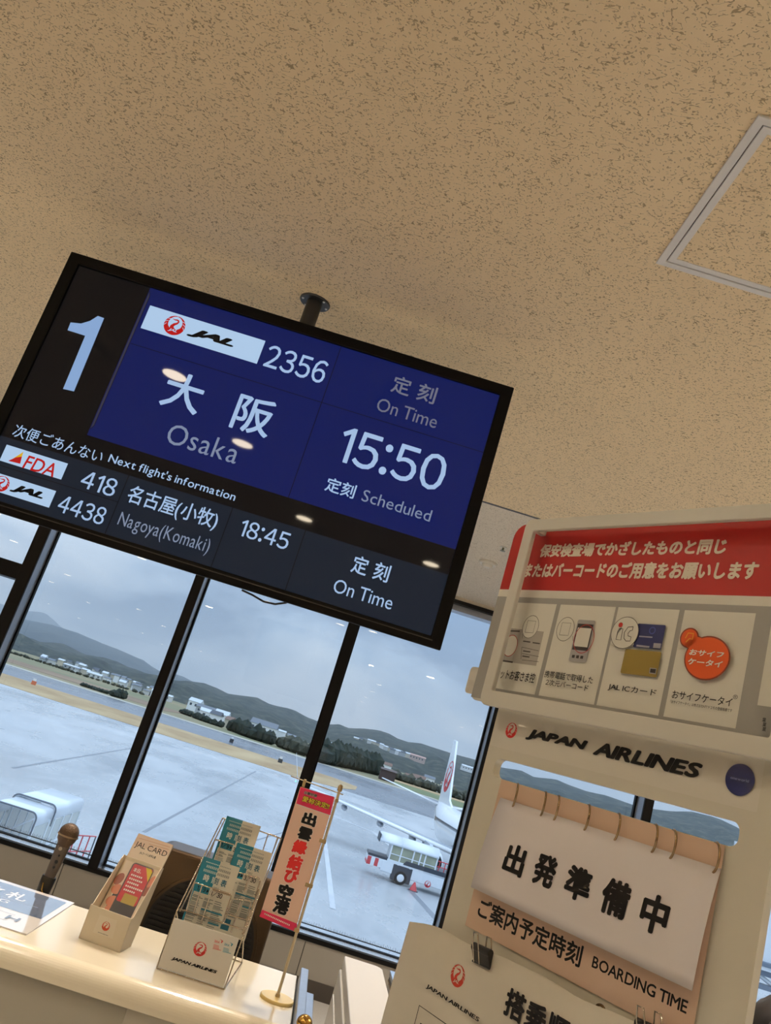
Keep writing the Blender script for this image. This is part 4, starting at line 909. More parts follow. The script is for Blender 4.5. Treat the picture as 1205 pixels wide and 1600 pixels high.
# ------------------------------------------------------------------ flip pad on rings
NS = .022
FP = Frame(FO.at(0, 0, NS), FO.U, FO.V)
q = [FP.px(*p4_(*p)) for p in ((122, 355), (975, 625), (905, 1115), (45, 715))]
u0 = (q[0][0]+q[3][0])/2; u1 = (q[1][0]+q[2][0])/2; v1 = (q[0][1]+q[1][1])/2; v0 = (q[2][1]+q[3][1])/2
pad = thing('flip_pad', 'white flip sheet with bold black Japanese lettering hung on metal rings', 'flip sheet', FP.at((u0+u1)/2, v0, 0))
sheetm = mat('flip_sheet_white', (234, 229, 233), .5, fn=vary(.15, 5, .97))
rp = [FP.px(*p8(x, y)) for x, y in ((66, 425), (182, 466), (237, 485), (364, 527), (490, 570), (645, 620), (722, 646), (903, 700))]
mb = MB(); n_ = 10; vs = []
for i in range(n_+1):
    f = i/n_; v = v1+(v0-v1)*f
    for j in range(9): vs.append(FP.at(u0+(u1-u0)*j/8, v, -.016*(1-f)**2+.0*f))
mb.add(vs, [(i*9+j, i*9+j+1, (i+1)*9+j+1, (i+1)*9+j) for i in range(n_) for j in range(8)], True)
sh = mb.build('sheet', sheetm, pad, solid=.0012)
class Bent(Frame):
    def at(s, u, v, n=0.):
        f = min(max((v-v1)/(v0-v1), 0), 1); return Frame.at(s, u, v, n-.016*(1-f)**2)
FPB = Bent(FP.O, FP.U, FP.V)
P = Print(FPB, .0009, .0003)
for tx, pts in (('出', ((155, 645), (190, 535), (255, 560), (232, 675))), ('発', ((268, 690), (300, 570), (378, 605), (350, 722))), ('準', ((390, 740), (420, 615), (512, 665), (482, 770))),
                ('備', ((530, 800), (572, 668), (662, 710), (625, 842))), ('中', ((685, 850), (745, 733), (812, 780), (740, 893)))):
    P.ptext('pad_lettering', ink, tx, [p4_(*p) for p in pts], bold=.06)
P.build(sh)
ringm = mat('ring_bronze_steel', (150, 128, 98), .25, 1.)
for (u, v) in rp:
    c0 = FO.at(u+.004, .0015, .002); a1 = (FO.N*.64+FO.U*.77).normalized(); rr = .0190
    pts = [c0+a1*(rr*1.0*math.cos(2*math.pi*k/28))+FO.V*(rr*math.sin(2*math.pi*k/28)) for k in range(28)]
    MB().tube(pts, .0017, 8, True).build('ring', ringm, pad)
# ------------------------------------------------------------------ boarding order sheet clipped below
FQ = Frame(FO.at(0, 0, .030), FO.U, FO.V)
pq = cropper(640, 1430, 4.635)
sq = [FQ.px(*p) for p in ((657, 1443), (672, 1444.5), (690, 1450), (722, 1470), (742, 1480), (790, 1497), (850, 1525), (905, 1560), (960, 1582), (1035, 1616))]
st = sq[-1]; by = -.62
curve = lambda u: .020*max(0, (.03-u)/.07)**2
class Curl(Frame):
    def at(s, u, v, n=0.): return Frame.at(s, u, v, n+.9*max(0., .02-u)**2/.06*1.0)
FQC = Curl(FQ.O, FQ.U, FQ.V)
mb = MB(); vs = []; lo = sq[0][0]; hi = sq[-1][0]
us = [lo+(hi-lo)*(k/24) for k in range(25)]
def topat(u):
    for a, b in zip(sq, sq[1:]):
        if a[0] <= u <= b[0]: return a[1]+(b[1]-a[1])*(u-a[0])/(b[0]-a[0])
    return sq[-1][1]
for k, u in enumerate(us):
    for j in range(9): vs.append(FQC.at(u-.012*math.sin(j/8*3)*(1 if k == 0 else 0)*0, topat(u)+(by-topat(u))*j/8, .0015*math.sin(u*60+j)))
mb.add(vs, [(k*9+j, k*9+j+1, (k+1)*9+j+1, (k+1)*9+j) for k in range(24) for j in range(8)], True)
ord_ = thing('boarding_order_sheet', 'creased ivory sheet with a red emblem, clipped to the sign stand bottom', 'paper sheet', FQ.at((lo+hi)/2, by, 0))
sho = mb.build('sheet', mat('creased_ivory_paper', (220, 215, 203), .5, fn=vary(.5, 14, .9)), ord_, solid=.0008)
P = Print(FQC, .0022, .0003)
iv = mat('creased_ivory_paper', (222, 212, 192))
emblem(P, FQ.px(*pq(357, 440)), .0155, mat('sheet_red', (190, 54, 34), .5), iv)
P.ptext('sheet_lettering', ink, 'JAPAN AIRLINES', [pq(128, 532), pq(150, 508), pq(520, 745), pq(500, 772)], bold=.045, shear=.08)
a = FQ.px(*pq(690, 700)); b = FQ.px(*pq(760, 530)); c_ = FQ.px(*pq(868, 610)); d_ = FQ.px(*pq(800, 788))
hgt = b[1]-d_[1]; wdt = c_[0]-a[0]
for k, ch in enumerate('搭乗順序'): P.text('order_lettering', ink, ch, (a[0]+k*wdt*1.05, d_[1], a[0]+wdt+k*wdt*1.05, b[1]), bold=.05)
f0 = FQ.px(*pq(85, 655)); P.line('printed_box', ink, [(f0[0]-.0, by+.05), f0, (f0[0]+.16, f0[1])], .0016)
f1 = FQ.px(*pq(95, 765)); P.text('box_lettering', ink, '事前', (f1[0], f1[1]-.03, f1[0]+.06, f1[1]), bold=.03)
P.build(sho)
def clip(px, label, scale=1., ang=0.):
    c0 = FQ.px(*px); t = thing('binder_clip', label, 'binder clip', FQ.at(c0[0], c0[1], 0), 'clips on the sign stand')
    U2 = FO.U*math.cos(ang)+FO.V*math.sin(ang); V2 = FO.V*math.cos(ang)-FO.U*math.sin(ang)
    FC2 = Frame(FQ.at(c0[0], c0[1], 0), U2, V2); w = .0185*scale; h = .014*scale
    vs = [(-w, -h, .0035), (w, -h, .0035), (w, .006, .014), (-w, .006, .014), (-w, -h, .0018), (w, -h, .0018), (w, .006, .002), (-w, .006, .002)]
    MB().hexa([FC2.at(*v) for v in vs]).build('jaw', M['black'], t, .001)
    MB().tube([FC2.at(-w, -h, .0042), FC2.at(w, -h, .0042)], .0016, 8).build('jaw_roll', M['black'], t)
    MB().tube([FC2.at(-w, .006, .008), FC2.at(w, .006, .008)], .006, 10).build('spine', M['black'], t)
    for s_, nn in ((-1, .016), (1, .004)):
        x = s_*w*.45
        pts = [FC2.at(x-.006*scale, -h if nn > .01 else 0, .0055 if nn > .01 else .006), FC2.at(x-.006*scale, .012, nn), FC2.at(x-.0045*scale, .026*scale, nn+.004), FC2.at(x+.0045*scale, .026*scale, nn+.004), FC2.at(x+.006*scale, .012, nn), FC2.at(x+.006*scale, -h if nn > .01 else 0, .0055 if nn > .01 else .006)]
        MB().tube(pts, .0011, 8).build('wire_handle', chrome, t)
EA = math.atan2(sq[-1][1]-sq[3][1], sq[-1][0]-sq[3][0])
clip((758, 1492), 'black binder clip gripping the creased sheet beside its red emblem', 1., EA)
clip((1020, 1616), 'black binder clip at the lower right of the creased sheet, wire loop up', 1., EA)
c0 = FQ.px(919, 1573)
t = thing('paper_ring', 'small brown ring showing above the creased sheet edge', 'ring', FQ.at(c0[0], c0[1], -.02))
MB().tube([FO.at(c0[0]+.008*math.cos(2*math.pi*k/20), c0[1]-.004+.008*math.sin(2*math.pi*k/20), .004) for k in range(20)], .0018, 8, True).build('ring', ringm, t)
# ------------------------------------------------------------------ dark bag beyond the sign
bgm = mat('dark_brown_cloth', (30, 24, 22), .8, fn=vary(.9, 22, .5))
t = thing('bag', 'dark brown rounded bag at the right edge beyond the sign stand', 'bag', (1.62, 2.9, 0))
pb = PY(1209, 1592, 2.9)
bm = bmesh.new(); bmesh.ops.create_icosphere(bm, subdivisions=4, radius=1)
for v in bm.verts:
    n = v.co.copy(); k = 1+.10*noise.noise(n*2.2)+.05*noise.noise(n*6); v.co = Vector((n.x*.13*k, n.y*.12*k, (abs(n.z)**.8*(1 if n.z > 0 else -1))*.19*k))
me = bpy.data.meshes.new('body'); bm.to_mesh(me); bm.free(); me.materials.append(bgm)
for p in me.polygons: p.use_smooth = True
o = bpy.data.objects.new('body', me); COL.objects.link(o); o.parent = t; o.location = pb+Vector((.055, 0, -.10))-Vector(t.location)
MB().tube([pb+Vector((-.05, -.07, -.03)), pb+Vector((-.01, -.08, .05)), pb+Vector((.05, -.05, .085)), pb+Vector((.10, -.04, .075))], .012, 8).build('strap', mat('dark_plum_cloth', (44, 30, 34), .7), t)
MB().box((pb.x-.10, 2.75, 0), (pb.x+.25, 3.05, pb.z-.26)).build('lower_bag', bgm, t, .05, 4)
# ------------------------------------------------------------------ airfield outside
Z0 = EYE-8.46
def asphalt(scale, lo, hi, wet):
    def f(nt, b):
        n, l = nt.nodes, nt.links
        tc = n.new('ShaderNodeTexCoord'); mp = n.new('ShaderNodeMapping'); mp.inputs['Scale'].default_value = (1, .45, 1); mp.inputs['Rotation'].default_value = (0, 0, .5); l.new(tc.outputs['Object'], mp.inputs[0])
        a = n.new('ShaderNodeTexNoise'); a.inputs['Scale'].default_value = scale; a.inputs['Detail'].default_value = 6; a.inputs['Roughness'].default_value = .6; l.new(mp.outputs[0], a.inputs['Vector'])
        cr = n.new('ShaderNodeValToRGB'); e = cr.color_ramp.elements; e[0].position = .32; e[0].color = rgb(lo); e[1].position = .68; e[1].color = rgb(hi); l.new(a.outputs[0], cr.inputs[0]); l.new(cr.outputs[0], b.inputs['Base Color'])
        r = n.new('ShaderNodeMapRange'); l.new(a.outputs[0], r.inputs[0])
        for i, v in ((1, .35), (2, .65), (3, wet[0]), (4, wet[1])): r.inputs[i].default_value = v
        l.new(r.outputs[0], b.inputs['Roughness'])
    return f
apron_m = mat('wet_concrete_apron', (150, 156, 164), .3, fn=asphalt(.11, (150, 154, 158), (186, 188, 190), (.16, .42)))
taxi_m = mat('wet_asphalt', (92, 98, 108), .25, fn=asphalt(.03, (74, 80, 90), (118, 122, 130), (.14, .45)))
tan_m = mat('dry_grass', (176, 148, 108), .9, fn=asphalt(.12, (160, 130, 92), (190, 164, 124), (.9, .95)))
olive_m = mat('olive_field', (132, 126, 96), .9, fn=asphalt(.02, (112, 116, 84), (150, 134, 104), (.9, .95)))
pale_m = mat('pale_verge', (178, 172, 158), .8, fn=asphalt(.1, (164, 158, 144), (186, 182, 170), (.8, .9)))
line_m = mat('painted_line', (196, 200, 204), .5, fn=asphalt(.6, (180, 184, 190), (206, 208, 210), (.4, .6))); joint_m = mat('slab_joint', (126, 130, 138), .5, fn=asphalt(.5, (118, 122, 130), (136, 140, 146), (.4, .6)))
struct('ground_apron', MB().box((-420, 9.2, Z0-.5), (420, 168, Z0)), apron_m)
struct('ground_taxiway', MB().box((-700, 168, Z0-.5), (900, 290, Z0-.01)), taxi_m)
struct('ground_field', MB().box((-2500, 290, Z0-.5), (2500, 3500, Z0-.02)), olive_m)
FZ = Frame((0, 0, Z0), (1, 0, 0), (0, 1, 0))
def strip(name, pts, m, up): struct(name, MB().prism(FZ, pts, -.02, up), m)
strip('ground_verge', [(-500, 164), (-2, 163), (5, 170), (9, 184), (10, 200), (4, 209), (-500, 209)], tan_m, .04)
strip('ground_verge_pale', [(-700, 279), (400, 279), (400, 291), (-700, 291)], pale_m, .04)
strip('ground_meadow', [(26, 310), (60, 262), (140, 262), (140, 345), (30, 350)], mat('green_field', (110, 120, 84), .9, fn=asphalt(.05, (98, 110, 74), (128, 132, 92), (.9, .95))), .06)
strip('ground_path', [(30, 352), (140, 348), (140, 372), (34, 380)], tan_m, .07)
strip('ground_field_tan', [(-400, 318), (-60, 318), (-60, 380), (-400, 380)], mat('brown_field', (140, 116, 94), .9, fn=asphalt(.05, (126, 104, 84), (152, 128, 104), (.9, .95))), .05)
for pts, w in (([PZ(275, 1340, Z0), PZ(360, 1210, Z0)], .5), ([PZ(500, 1390, Z0), PZ(520, 1300, Z0)], .35), ([PZ(560, 1190, Z0), PZ(590, 1213, Z0)], 1.2)):
    pass
mk = MB()
for a, b, w in ((PZ(470, 1255, Z0), PZ(583, 1300, Z0), .8), (PZ(583, 1300, Z0), PZ(620, 1330, Z0), .6), (PZ(505, 1290, Z0), PZ(520, 1420, Z0), .35)):
    d = (b-a).normalized(); q = Vector((-d.y, d.x, 0))*w/2; u = Vector((0, 0, .012)); mk.add([a-q+u, a+q+u, b+q+u, b-q+u], [(0, 1, 2, 3)])
struct('ground_marking_lines', mk, line_m)
mk = MB()
for a, b, w in ((PZ(225, 1300, Z0), PZ(400, 1205, Z0), .22), (PZ(150, 1385, Z0), PZ(480, 1290, Z0), .16), (PZ(640, 1390, Z0), PZ(690, 1445, Z0), .5), (PZ(20, 1200, Z0), PZ(230, 1165, Z0), .25)):
    d = (b-a).normalized(); q = Vector((-d.y, d.x, 0))*w/2; u = Vector((0, 0, .008)); mk.add([a-q+u, a+q+u, b+q+u, b-q+u], [(0, 1, 2, 3)])
struct('ground_slab_lines', mk, joint_m)
struct('ground_roof_ledge', MB().box((-20, GY+.07, EYE-2.1), (20, 9.2, EYE-1.95)), mat('roof_membrane', (118, 128, 142), .35, fn=asphalt(.6, (104, 114, 128), (132, 142, 154), (.2, .5))))
# ------------------------------------------------------------------ hills
def forest(lo, mid, hi, sc):
    def f(nt, b):
        n, l = nt.nodes, nt.links
        tc = n.new('ShaderNodeTexCoord'); a = n.new('ShaderNodeTexNoise'); a.inputs['Scale'].default_value = sc; a.inputs['Detail'].default_value = 8; a.inputs['Roughness'].default_value = .7; l.new(tc.outputs['Object'], a.inputs['Vector'])
        cr = n.new('ShaderNodeValToRGB'); e = cr.color_ramp.elements; e[0].position = .36; e[0].color = rgb(lo); e[1].position = .66; e[1].color = rgb(hi); m_ = e.new(.5); m_.color = rgb(mid)
        l.new(a.outputs[0], cr.inputs[0]); l.new(cr.outputs[0], b.inputs['Base Color'])
    return f
HILLS = []
def hill(name, pts, Y, base, m, rough, back=500, sub=4):
    """pts: ridge as picture points taken at distance Y; the front slope runs down to distance base"""
    R_ = [PY(x, y, Y) for x, y in pts]
    rid = []
    for a, b in zip(R_, R_[1:]):
        for k in range(sub): rid.append(a.lerp(b, k/sub))
    rid.append(R_[-1])
    rid = [rid[0]+Vector((-Y*.3, 0, 0))]+rid+[rid[-1]+Vector((Y*.3, 0, 0))]
    nj = 14; vs = []
    for p in rid:
        for j in range(nj+1):
            f = j/nj; y = base+(Y-base)*f; prof_ = f**1.25
            x = p.x*(1-(1-f)*(1-base/Y)*.0); z = Z0-1+(p.z-Z0+1)*prof_
            q = Vector((x/70, y/70, 0)); am = rough*math.sin(f*math.pi)**.7 if f < .99 else rough*.16
            z += am*(noise.noise(q)*.7+noise.noise(q*3.1)*.3)
            vs.append((x, y, z))
        vs.append((p.x, Y+back, Z0-5))
    w = nj+2; fs = [(i*w+j, (i+1)*w+j, (i+1)*w+j+1, i*w+j+1) for i in range(len(rid)-1) for j in range(nj+1)]
    mb = MB(); mb.add(vs, fs, True); o = mb.build(name, m, fix=False); o['kind'] = 'structure'
    HILLS.append((rid, Y, base)); return o
ca1 = cropper(0, 930, 4.635); ca2 = cropper(240, 1040, 4.304); ca3 = cropper(500, 1080, 4.635)
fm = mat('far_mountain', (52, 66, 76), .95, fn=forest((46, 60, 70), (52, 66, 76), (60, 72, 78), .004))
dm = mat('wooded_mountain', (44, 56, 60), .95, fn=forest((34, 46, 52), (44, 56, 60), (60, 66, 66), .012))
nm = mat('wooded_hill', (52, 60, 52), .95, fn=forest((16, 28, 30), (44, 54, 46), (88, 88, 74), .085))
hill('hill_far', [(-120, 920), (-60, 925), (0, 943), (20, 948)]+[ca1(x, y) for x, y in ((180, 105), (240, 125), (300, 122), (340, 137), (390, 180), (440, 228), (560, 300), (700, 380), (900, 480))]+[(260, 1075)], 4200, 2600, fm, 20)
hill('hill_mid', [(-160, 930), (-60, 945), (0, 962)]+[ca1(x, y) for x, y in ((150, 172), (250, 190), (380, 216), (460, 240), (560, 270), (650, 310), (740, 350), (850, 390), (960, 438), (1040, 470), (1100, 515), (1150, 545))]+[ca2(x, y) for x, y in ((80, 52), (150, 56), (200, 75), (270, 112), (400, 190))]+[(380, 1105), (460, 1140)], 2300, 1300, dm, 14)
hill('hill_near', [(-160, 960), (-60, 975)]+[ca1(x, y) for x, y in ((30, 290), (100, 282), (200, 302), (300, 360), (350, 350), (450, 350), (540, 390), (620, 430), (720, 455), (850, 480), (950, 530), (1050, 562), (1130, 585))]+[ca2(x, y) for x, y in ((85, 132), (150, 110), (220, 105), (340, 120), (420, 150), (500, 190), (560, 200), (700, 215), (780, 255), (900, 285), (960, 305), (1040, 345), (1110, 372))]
     + [ca3(x, y) for x, y in ((65, 235), (130, 235), (210, 265), (320, 272), (440, 290), (500, 310), (560, 345), (640, 370), (730, 380), (830, 410), (930, 440), (1000, 460), (1150, 505))]
     + [p8(x, y) for x, y in ((60, 268), (150, 285), (200, 310), (300, 325), (420, 370), (500, 385), (620, 425), (720, 445), (800, 455), (870, 455), (950, 475), (1000, 495), (1070, 530), (1190, 570))]+[(1300, 1350)], 1150, 640, nm, 15, sub=4)
def near_z(x, y):
    rid, Y, base = HILLS[-1]
    if y <= base: return Z0
    for a, b in zip(rid, rid[1:]):
        if a.x <= x <= b.x:
            z = a.z+(b.z-a.z)*(x-a.x)/max(b.x-a.x, 1e-6); break
    else: return Z0
    f = min((y-base)/(Y-base), 1); return Z0-1+(z-Z0+1)*f**1.25
def onhill(px, py):
    d = ray(px, py); y = 560.
    while y < 1140:
        p = CAMPOS+d*(y/d.y)
        if p.z <= max(Z0, near_z(p.x, y))+.3: return p
        y += 4
    return CAMPOS+d*(1000/d.y)
# lumpy tree belts (nobody could count the trees)
def belt(name, label, pts, h, m, dens=1.0, r=2.2, depth=6):
    mb = MB(); rnd = random.Random(len(label))
    ico = bmesh.new(); bmesh.ops.create_icosphere(ico, subdivisions=1, radius=1); iv_ = [v.co.copy() for v in ico.verts]; ifc = [tuple(v.index for v in f.verts) for f in ico.faces]; ico.free()
    for a, b in zip(pts, pts[1:]):
        L = (b-a).length; n = max(2, int(L/r*dens*2.2))
        for k in range(n):
            p = a.lerp(b, rnd.random()); rr = r*rnd.uniform(.6, 1.25); hh = h*rnd.uniform(.55, 1.1)
            c = p+Vector((0, rnd.uniform(0, depth), hh*.45))
            mb.add([c+Vector((v.x*rr*rnd.uniform(.8, 1.2), v.y*rr*rnd.uniform(.8, 1.2), v.z*hh*.55*rnd.uniform(.85, 1.15))) for v in iv_], ifc)
    return tag(mb.build(name, m, fix=False), label, 'trees', kind='stuff')
tm = mat('dark_foliage', (40, 50, 44), .95, fn=forest((28, 38, 34), (40, 50, 42), (62, 66, 52), .5)); tm2 = mat('grey_foliage', (70, 72, 62), .95, fn=forest((50, 54, 48), (70, 72, 60), (96, 92, 78), .5))
gp_ = lambda x, y: PZ(x, y, Z0)
belt('hedge', 'low dark hedge along the far side of the runway, left pane', [gp_(125, 1071), gp_(172, 1086)], 1.3, tm, 1.4, 1.1, 2)
belt('hedge', 'taller dark clump at the end of the low hedge', [gp_(172, 1087), gp_(191, 1092)], 3., tm, 2.4, 1.3, 2)
belt('treeline', 'dark hedge in front of the long barn, middle pane', [gp_(356, 1141), gp_(400, 1157), gp_(426, 1165)], 5.5, tm, 1.8, 2.4)
belt('treeline', 'dark shrubs right of the barn hedge, middle pane', [gp_(436, 1168), gp_(458, 1176), gp_(492, 1187)], 5.5, tm2, 1.6, 2.6)
belt('treeline', 'dark trees around the small farm houses, middle pane', [gp_(284, 1115), gp_(322, 1129), gp_(346, 1137)], 2.6, tm, 1.4, 1.6, 2)
belt('treeline', 'dark green hedge below the red roofed building', [gp_(500, 1192), gp_(545, 1201), gp_(588, 1211)], 8.2, tm, 2.0, 3.)
belt('treeline', 'grey brown trees before the tail of the aircraft', [Vector((PY(612, 1213, 385).x, 385, Z0)), Vector((PY(760, 1258, 385).x, 385, Z0))], 4.2, tm2, 1.3, 2.4)
belt('treeline', 'pale winter trees along the town edge, left pane', [Vector((-205, 505, Z0)), Vector((-110, 505, Z0))], 2.4, tm2, .5, 1.6) if 0 else belt('treeline', 'pale winter shrubs along the town edge, left pane', [Vector((-205, 505, Z0)), Vector((-110, 505, Z0))], 1.8, tm2, .5, 1.4)
# ------------------------------------------------------------------ houses and sheds far away
def house(name, label, grp, p, w, d, h, wall, roof, rise=.35, rot=0., cat='building'):
    t = thing(name, label, cat, p, grp); F = Frame(p, (math.cos(rot), math.sin(rot), 0), (-math.sin(rot), math.cos(rot), 0))
    MB().fbox(F, (-w/2, 0, -1), (w/2, d, h)).build('wall', wall, t)
    rr = h*rise
    vs = [F.at(*q) for q in ((-w/2-.3, -.4, h), (w/2+.3, -.4, h), (w/2+.3, d+.4, h), (-w/2-.3, d+.4, h), (-w/2-.2, d/2, h+rr), (w/2+.2, d/2, h+rr))]
    MB().add(vs, [(0, 1, 5, 4), (2, 3, 4, 5), (0, 4, 3), (1, 2, 5), (3, 2, 1, 0)]).build('roof', roof, t)
    if w > 6:
        for k in range(int(w//3)):
            u = -w/2+1.2+3*k
            if u+1.2 < w/2: MB().fbox(F, (u, -.06, h*.45), (u+1.2, 0, h*.75)).build('window', hglass, t)
    return t
hglass = mat('house_window', (70, 80, 92), .2); hwall = [mat('pale_house_wall', (206, 206, 202), .7), mat('grey_house_wall', (170, 174, 176), .7), mat('cream_house_wall', (196, 188, 170), .7), mat('white_house_wall', (226, 228, 228), .7)]
hroof = [mat('grey_tile_roof', (110, 116, 124), .6), mat('pale_metal_roof', (196, 202, 208), .4), mat('dark_tile_roof', (74, 80, 90), .6), mat('brown_tile_roof', (120, 92, 78), .6)]
rnd = random.Random(11)
GH = 'houses of the far town beyond the runway'
x = -192.
k = 0
while x < -106:
    w = rnd.uniform(2.4, 5) if rnd.random() < .8 else rnd.uniform(7, 10); y = 532+rnd.uniform(0, 26)
    house('town_house', 'small pale house in the long row of the far town, left window panes', GH, Vector((x+w/2, y, Z0)), w, rnd.uniform(4, 7), rnd.uniform(2.4, 3.9), rnd.choice(hwall), rnd.choice(hroof[:2]), rnd.uniform(.25, .5))
    x += w*rnd.uniform(1.12, 1.3)
x = -188.
while x < -118:
    w = rnd.uniform(2.4, 4.4)
    house('town_house', 'small pale house in the long row of the far town, left window panes', GH, Vector((x+w/2, 578+rnd.uniform(0, 16), Z0+rnd.uniform(1.2, 2.2))), w, rnd.uniform(4, 6), rnd.uniform(2.6, 3.6), rnd.choice(hwall), rnd.choice(hroof[:3]), rnd.uniform(.25, .5))
    x += w*rnd.uniform(1.15, 1.5)
GF = 'farm houses across the runway'
for (px, py, w, h, wi, ri, lab) in ((300, 1108, 7, 4.4, 3, 1, 'white farm house with pale roof, topmost of the middle pane cluster'), (319, 1118, 11, 3.6, 1, 0, 'wide grey farm house left of the white sheds'), (322, 1124, 7, 3.2, 3, 1, 'pale low house in front of the wide grey farm house'),
                                    (332, 1130, 4.5, 3.6, 3, 2, 'narrow white house at the foot of the farm cluster'), (341, 1131, 6, 4.2, 3, 1, 'white gabled shed at the right end of the farm cluster'), (353, 1136, 3, 3.2, 2, 3, 'small cream hut beside the dark barn hedge')):
    house('farm_house', lab, GF, PZ(px, py, Z0+.0) if py > 1120 else PY(px, py, 455+(1118-py)*3.5), w, 6, h, hwall[wi], hroof[ri], .45, rnd.uniform(-.3, .3))
pb_ = PY(408, 1145, 430); house('barn', 'long white barn with a grey roof above the dark hedge, middle pane', None, Vector((pb_.x, 430, pb_.z)), 13.5, 8, 3.6, hwall[3], hroof[0], .7, -.05)
pb_ = PY(438, 1151, 440); house('shed', 'small white shed right of the long barn', None, Vector((pb_.x, 440, pb_.z)), 4.2, 4, 2.6, hwall[3], hroof[1], .3)
pb_ = PY(453, 1158, 430); house('shed', 'second small pale shed right of the long barn', None, Vector((pb_.x, 430, pb_.z)), 4., 4, 2.6, hwall[0], hroof[0], .3)
for k_, (px, py, lab) in enumerate(((500, 1180, 'long pale greenhouse behind the mullion, nearest the red roofed building'), (519, 1173, 'pale curved greenhouse above the dark hedge, right pane'), (540, 1178, 'grey low shed touching the red roofed building'))):
    p = PY(px, py, 520); house('greenhouse', lab, 'greenhouses', Vector((p.x, 520+k_*14, p.z)), 6.5, 6, 3.2, hwall[1], hroof[1], .4, -.06)
p = PY(571, 1199, 380); house('red_roof_building', 'long cream building with a red roof across the runway', None, Vector((p.x, 380, p.z)), 11., 6, 2.9, mat('cream_yellow_wall', (206, 190, 140), .7), mat('red_roof', (196, 82, 68), .55), .55, -.06)
p = PY(605, 1216, 315); house('brown_hut', 'dark brown hut at the end of the green hedge', None, Vector((p.x, 315, p.z)), 5.6, 5, 2.6, mat('dark_brown_wall', (78, 62, 60), .7), mat('dark_brown_roof', (84, 66, 62), .6), .25)
GS = 'houses on the wooded slope'
for i, (px, py) in enumerate([ca3(x, y) for x, y in ((255, 370), (285, 378), (312, 384), (352, 388), (380, 398), (412, 410), (440, 420), (470, 432), (500, 440), (520, 456), (545, 462), (572, 470), (596, 478), (626, 488))]):
    q = onhill(px, py); q = q+Vector((q.x/q.y, 1, 0))*(14*(i % 3)-20)+Vector((0, 0, 1.5)); house('hillside_house', 'small pale house in the row climbing the wooded slope, right pane', GS, q, rnd.uniform(3.8, 5.4), 4, rnd.uniform(2.6, 3.4), rnd.choice(hwall), rnd.choice(hroof[:3]), .4)
q = onhill(*ca3(700, 505)); house('school_block', 'long pinkish building at the right end of the hillside house row', None, q, 17, 8, 4.5, mat('pink_wall', (196, 172, 160), .7), mat('pink_roof', (190, 150, 138), .6), .3, -.1)
q = onhill(*ca3(1072, 578)); house('hall', 'white hall on the slope right of the aircraft tail', None, q, 15, 8, 4, hwall[3], hroof[1], .4)
for i, (x, y) in enumerate(((470, 545), (660, 640), (722, 650), (760, 660), (850, 668), (1000, 730), (1040, 745))):
    px, py = ca3(x, y); p = PY(px, py+6, 420); house('roadside_house', 'small house with tiled roof behind the grey trees near the aircraft tail', 'houses near the aircraft tail', Vector((p.x, 420+i*9, p.z)), 5.5, 4, 2.6, rnd.choice(hwall), hroof[rnd.choice((0, 3, 3))], .5)
p = PY(683, 1236, 400); house('greenhouse', 'white low greenhouse left of the aircraft tail fin', 'greenhouses', Vector((p.x-1.5, 400, p.z)), 11, 6, 1.6, hwall[3], hroof[1], .4)
for (xb, yb, xt, yt, lab, Y) in ((548, 1199, 552, 1181, 'grey pole left of the red roofed building', 356), (700-20+10, 1235, 692, 1222, 'thin pole before the aircraft tail', 330), (443, 1172, 444, 1160, 'thin pale post by the hedge right of the barn', 330)):
    a = PY(xb, yb, Y); b = PY(xt, yt, Y); t = thing('light_pole', lab, 'pole', a); MB().tube([a, b], .18, 6).build('mast', hwall[1], t); MB().box(b-Vector((.4, .2, .1)), b+Vector((.4, .2, .2))).build('lamp_head', hwall[0], t)
for (px, py, lab) in ((51, 1070, 'small orange and white marker by the runway, left pane'), (361, 1160, 'dark runway marker box on the dry grass'), (437, 1192, 'second dark marker box near the grass tip')):
    p = gp_(px, py); t = thing('runway_marker', lab, 'marker', p); om = mat('marker_orange', (214, 120, 84), .6) if px < 100 else mat('marker_dark', (66, 68, 70), .6)
    MB().box(p+Vector((-.5, 0, 0)), p+Vector((.5, .5, .9))).build('board', om, t); MB().box(p+Vector((-.3, -.05, .9)), p+Vector((.3, .4, 1.4))).build('cap', hwall[3], t)
p = gp_(563, 1203); t = thing('airfield_car', 'small white car on the road before the green hedge', 'car', p)
MB().box(p+Vector((-2, 0, .3)), p+Vector((2, 1.7, 1.0))).build('body', hwall[3], t, .2); MB().box(p+Vector((-1.2, .1, 1.0)), p+Vector((1.1, 1.6, 1.55))).build('cabin', hglass, t, .2)
for dx in (-1.2, 1.2): MB().lathe(p+Vector((dx, -.02, .32)), (0, 1, 0), [(0, .32), (.2, .32)], 12).build('wheel', M['black'], t)
# ------------------------------------------------------------------ airliner
AX, AY, AH = 16.54, 61.4, -1.519
HN = Vector((math.cos(AH), math.sin(AH), 0)); HR = Vector((HN.y, -HN.x, 0))
def AP(s, l, z): return Vector((AX, AY, Z0))-HN*s+HR*l+Vector((0, 0, z))
wht = mat('airliner_white', (236, 238, 240), .25, coat=.5, fn=vary(.2, .6, .97)); gry = mat('airliner_grey', (176, 184, 194), .3, .3); dkw = mat('cabin_window', (60, 70, 84), .15)
plane = thing('airliner', 'white twin-engine airliner with a red crane on its tail, parked beyond the sign', 'airliner', AP(15, 0, 0))
sec = [(0, .05, 2.9), (.5, .55, 2.95), (1.5, 1.05, 3.05), (3, 1.55, 3.25), (5, 1.86, 3.4), (7, 1.88, 3.42), (26, 1.88, 3.42), (29, 1.80, 3.55), (32, 1.48, 3.95), (35, 1.02, 4.45), (37.5, .6, 4.85), (39, .28, 5.05), (39.4, .1, 5.1)]
mb = MB(); vs = []; sg = 32
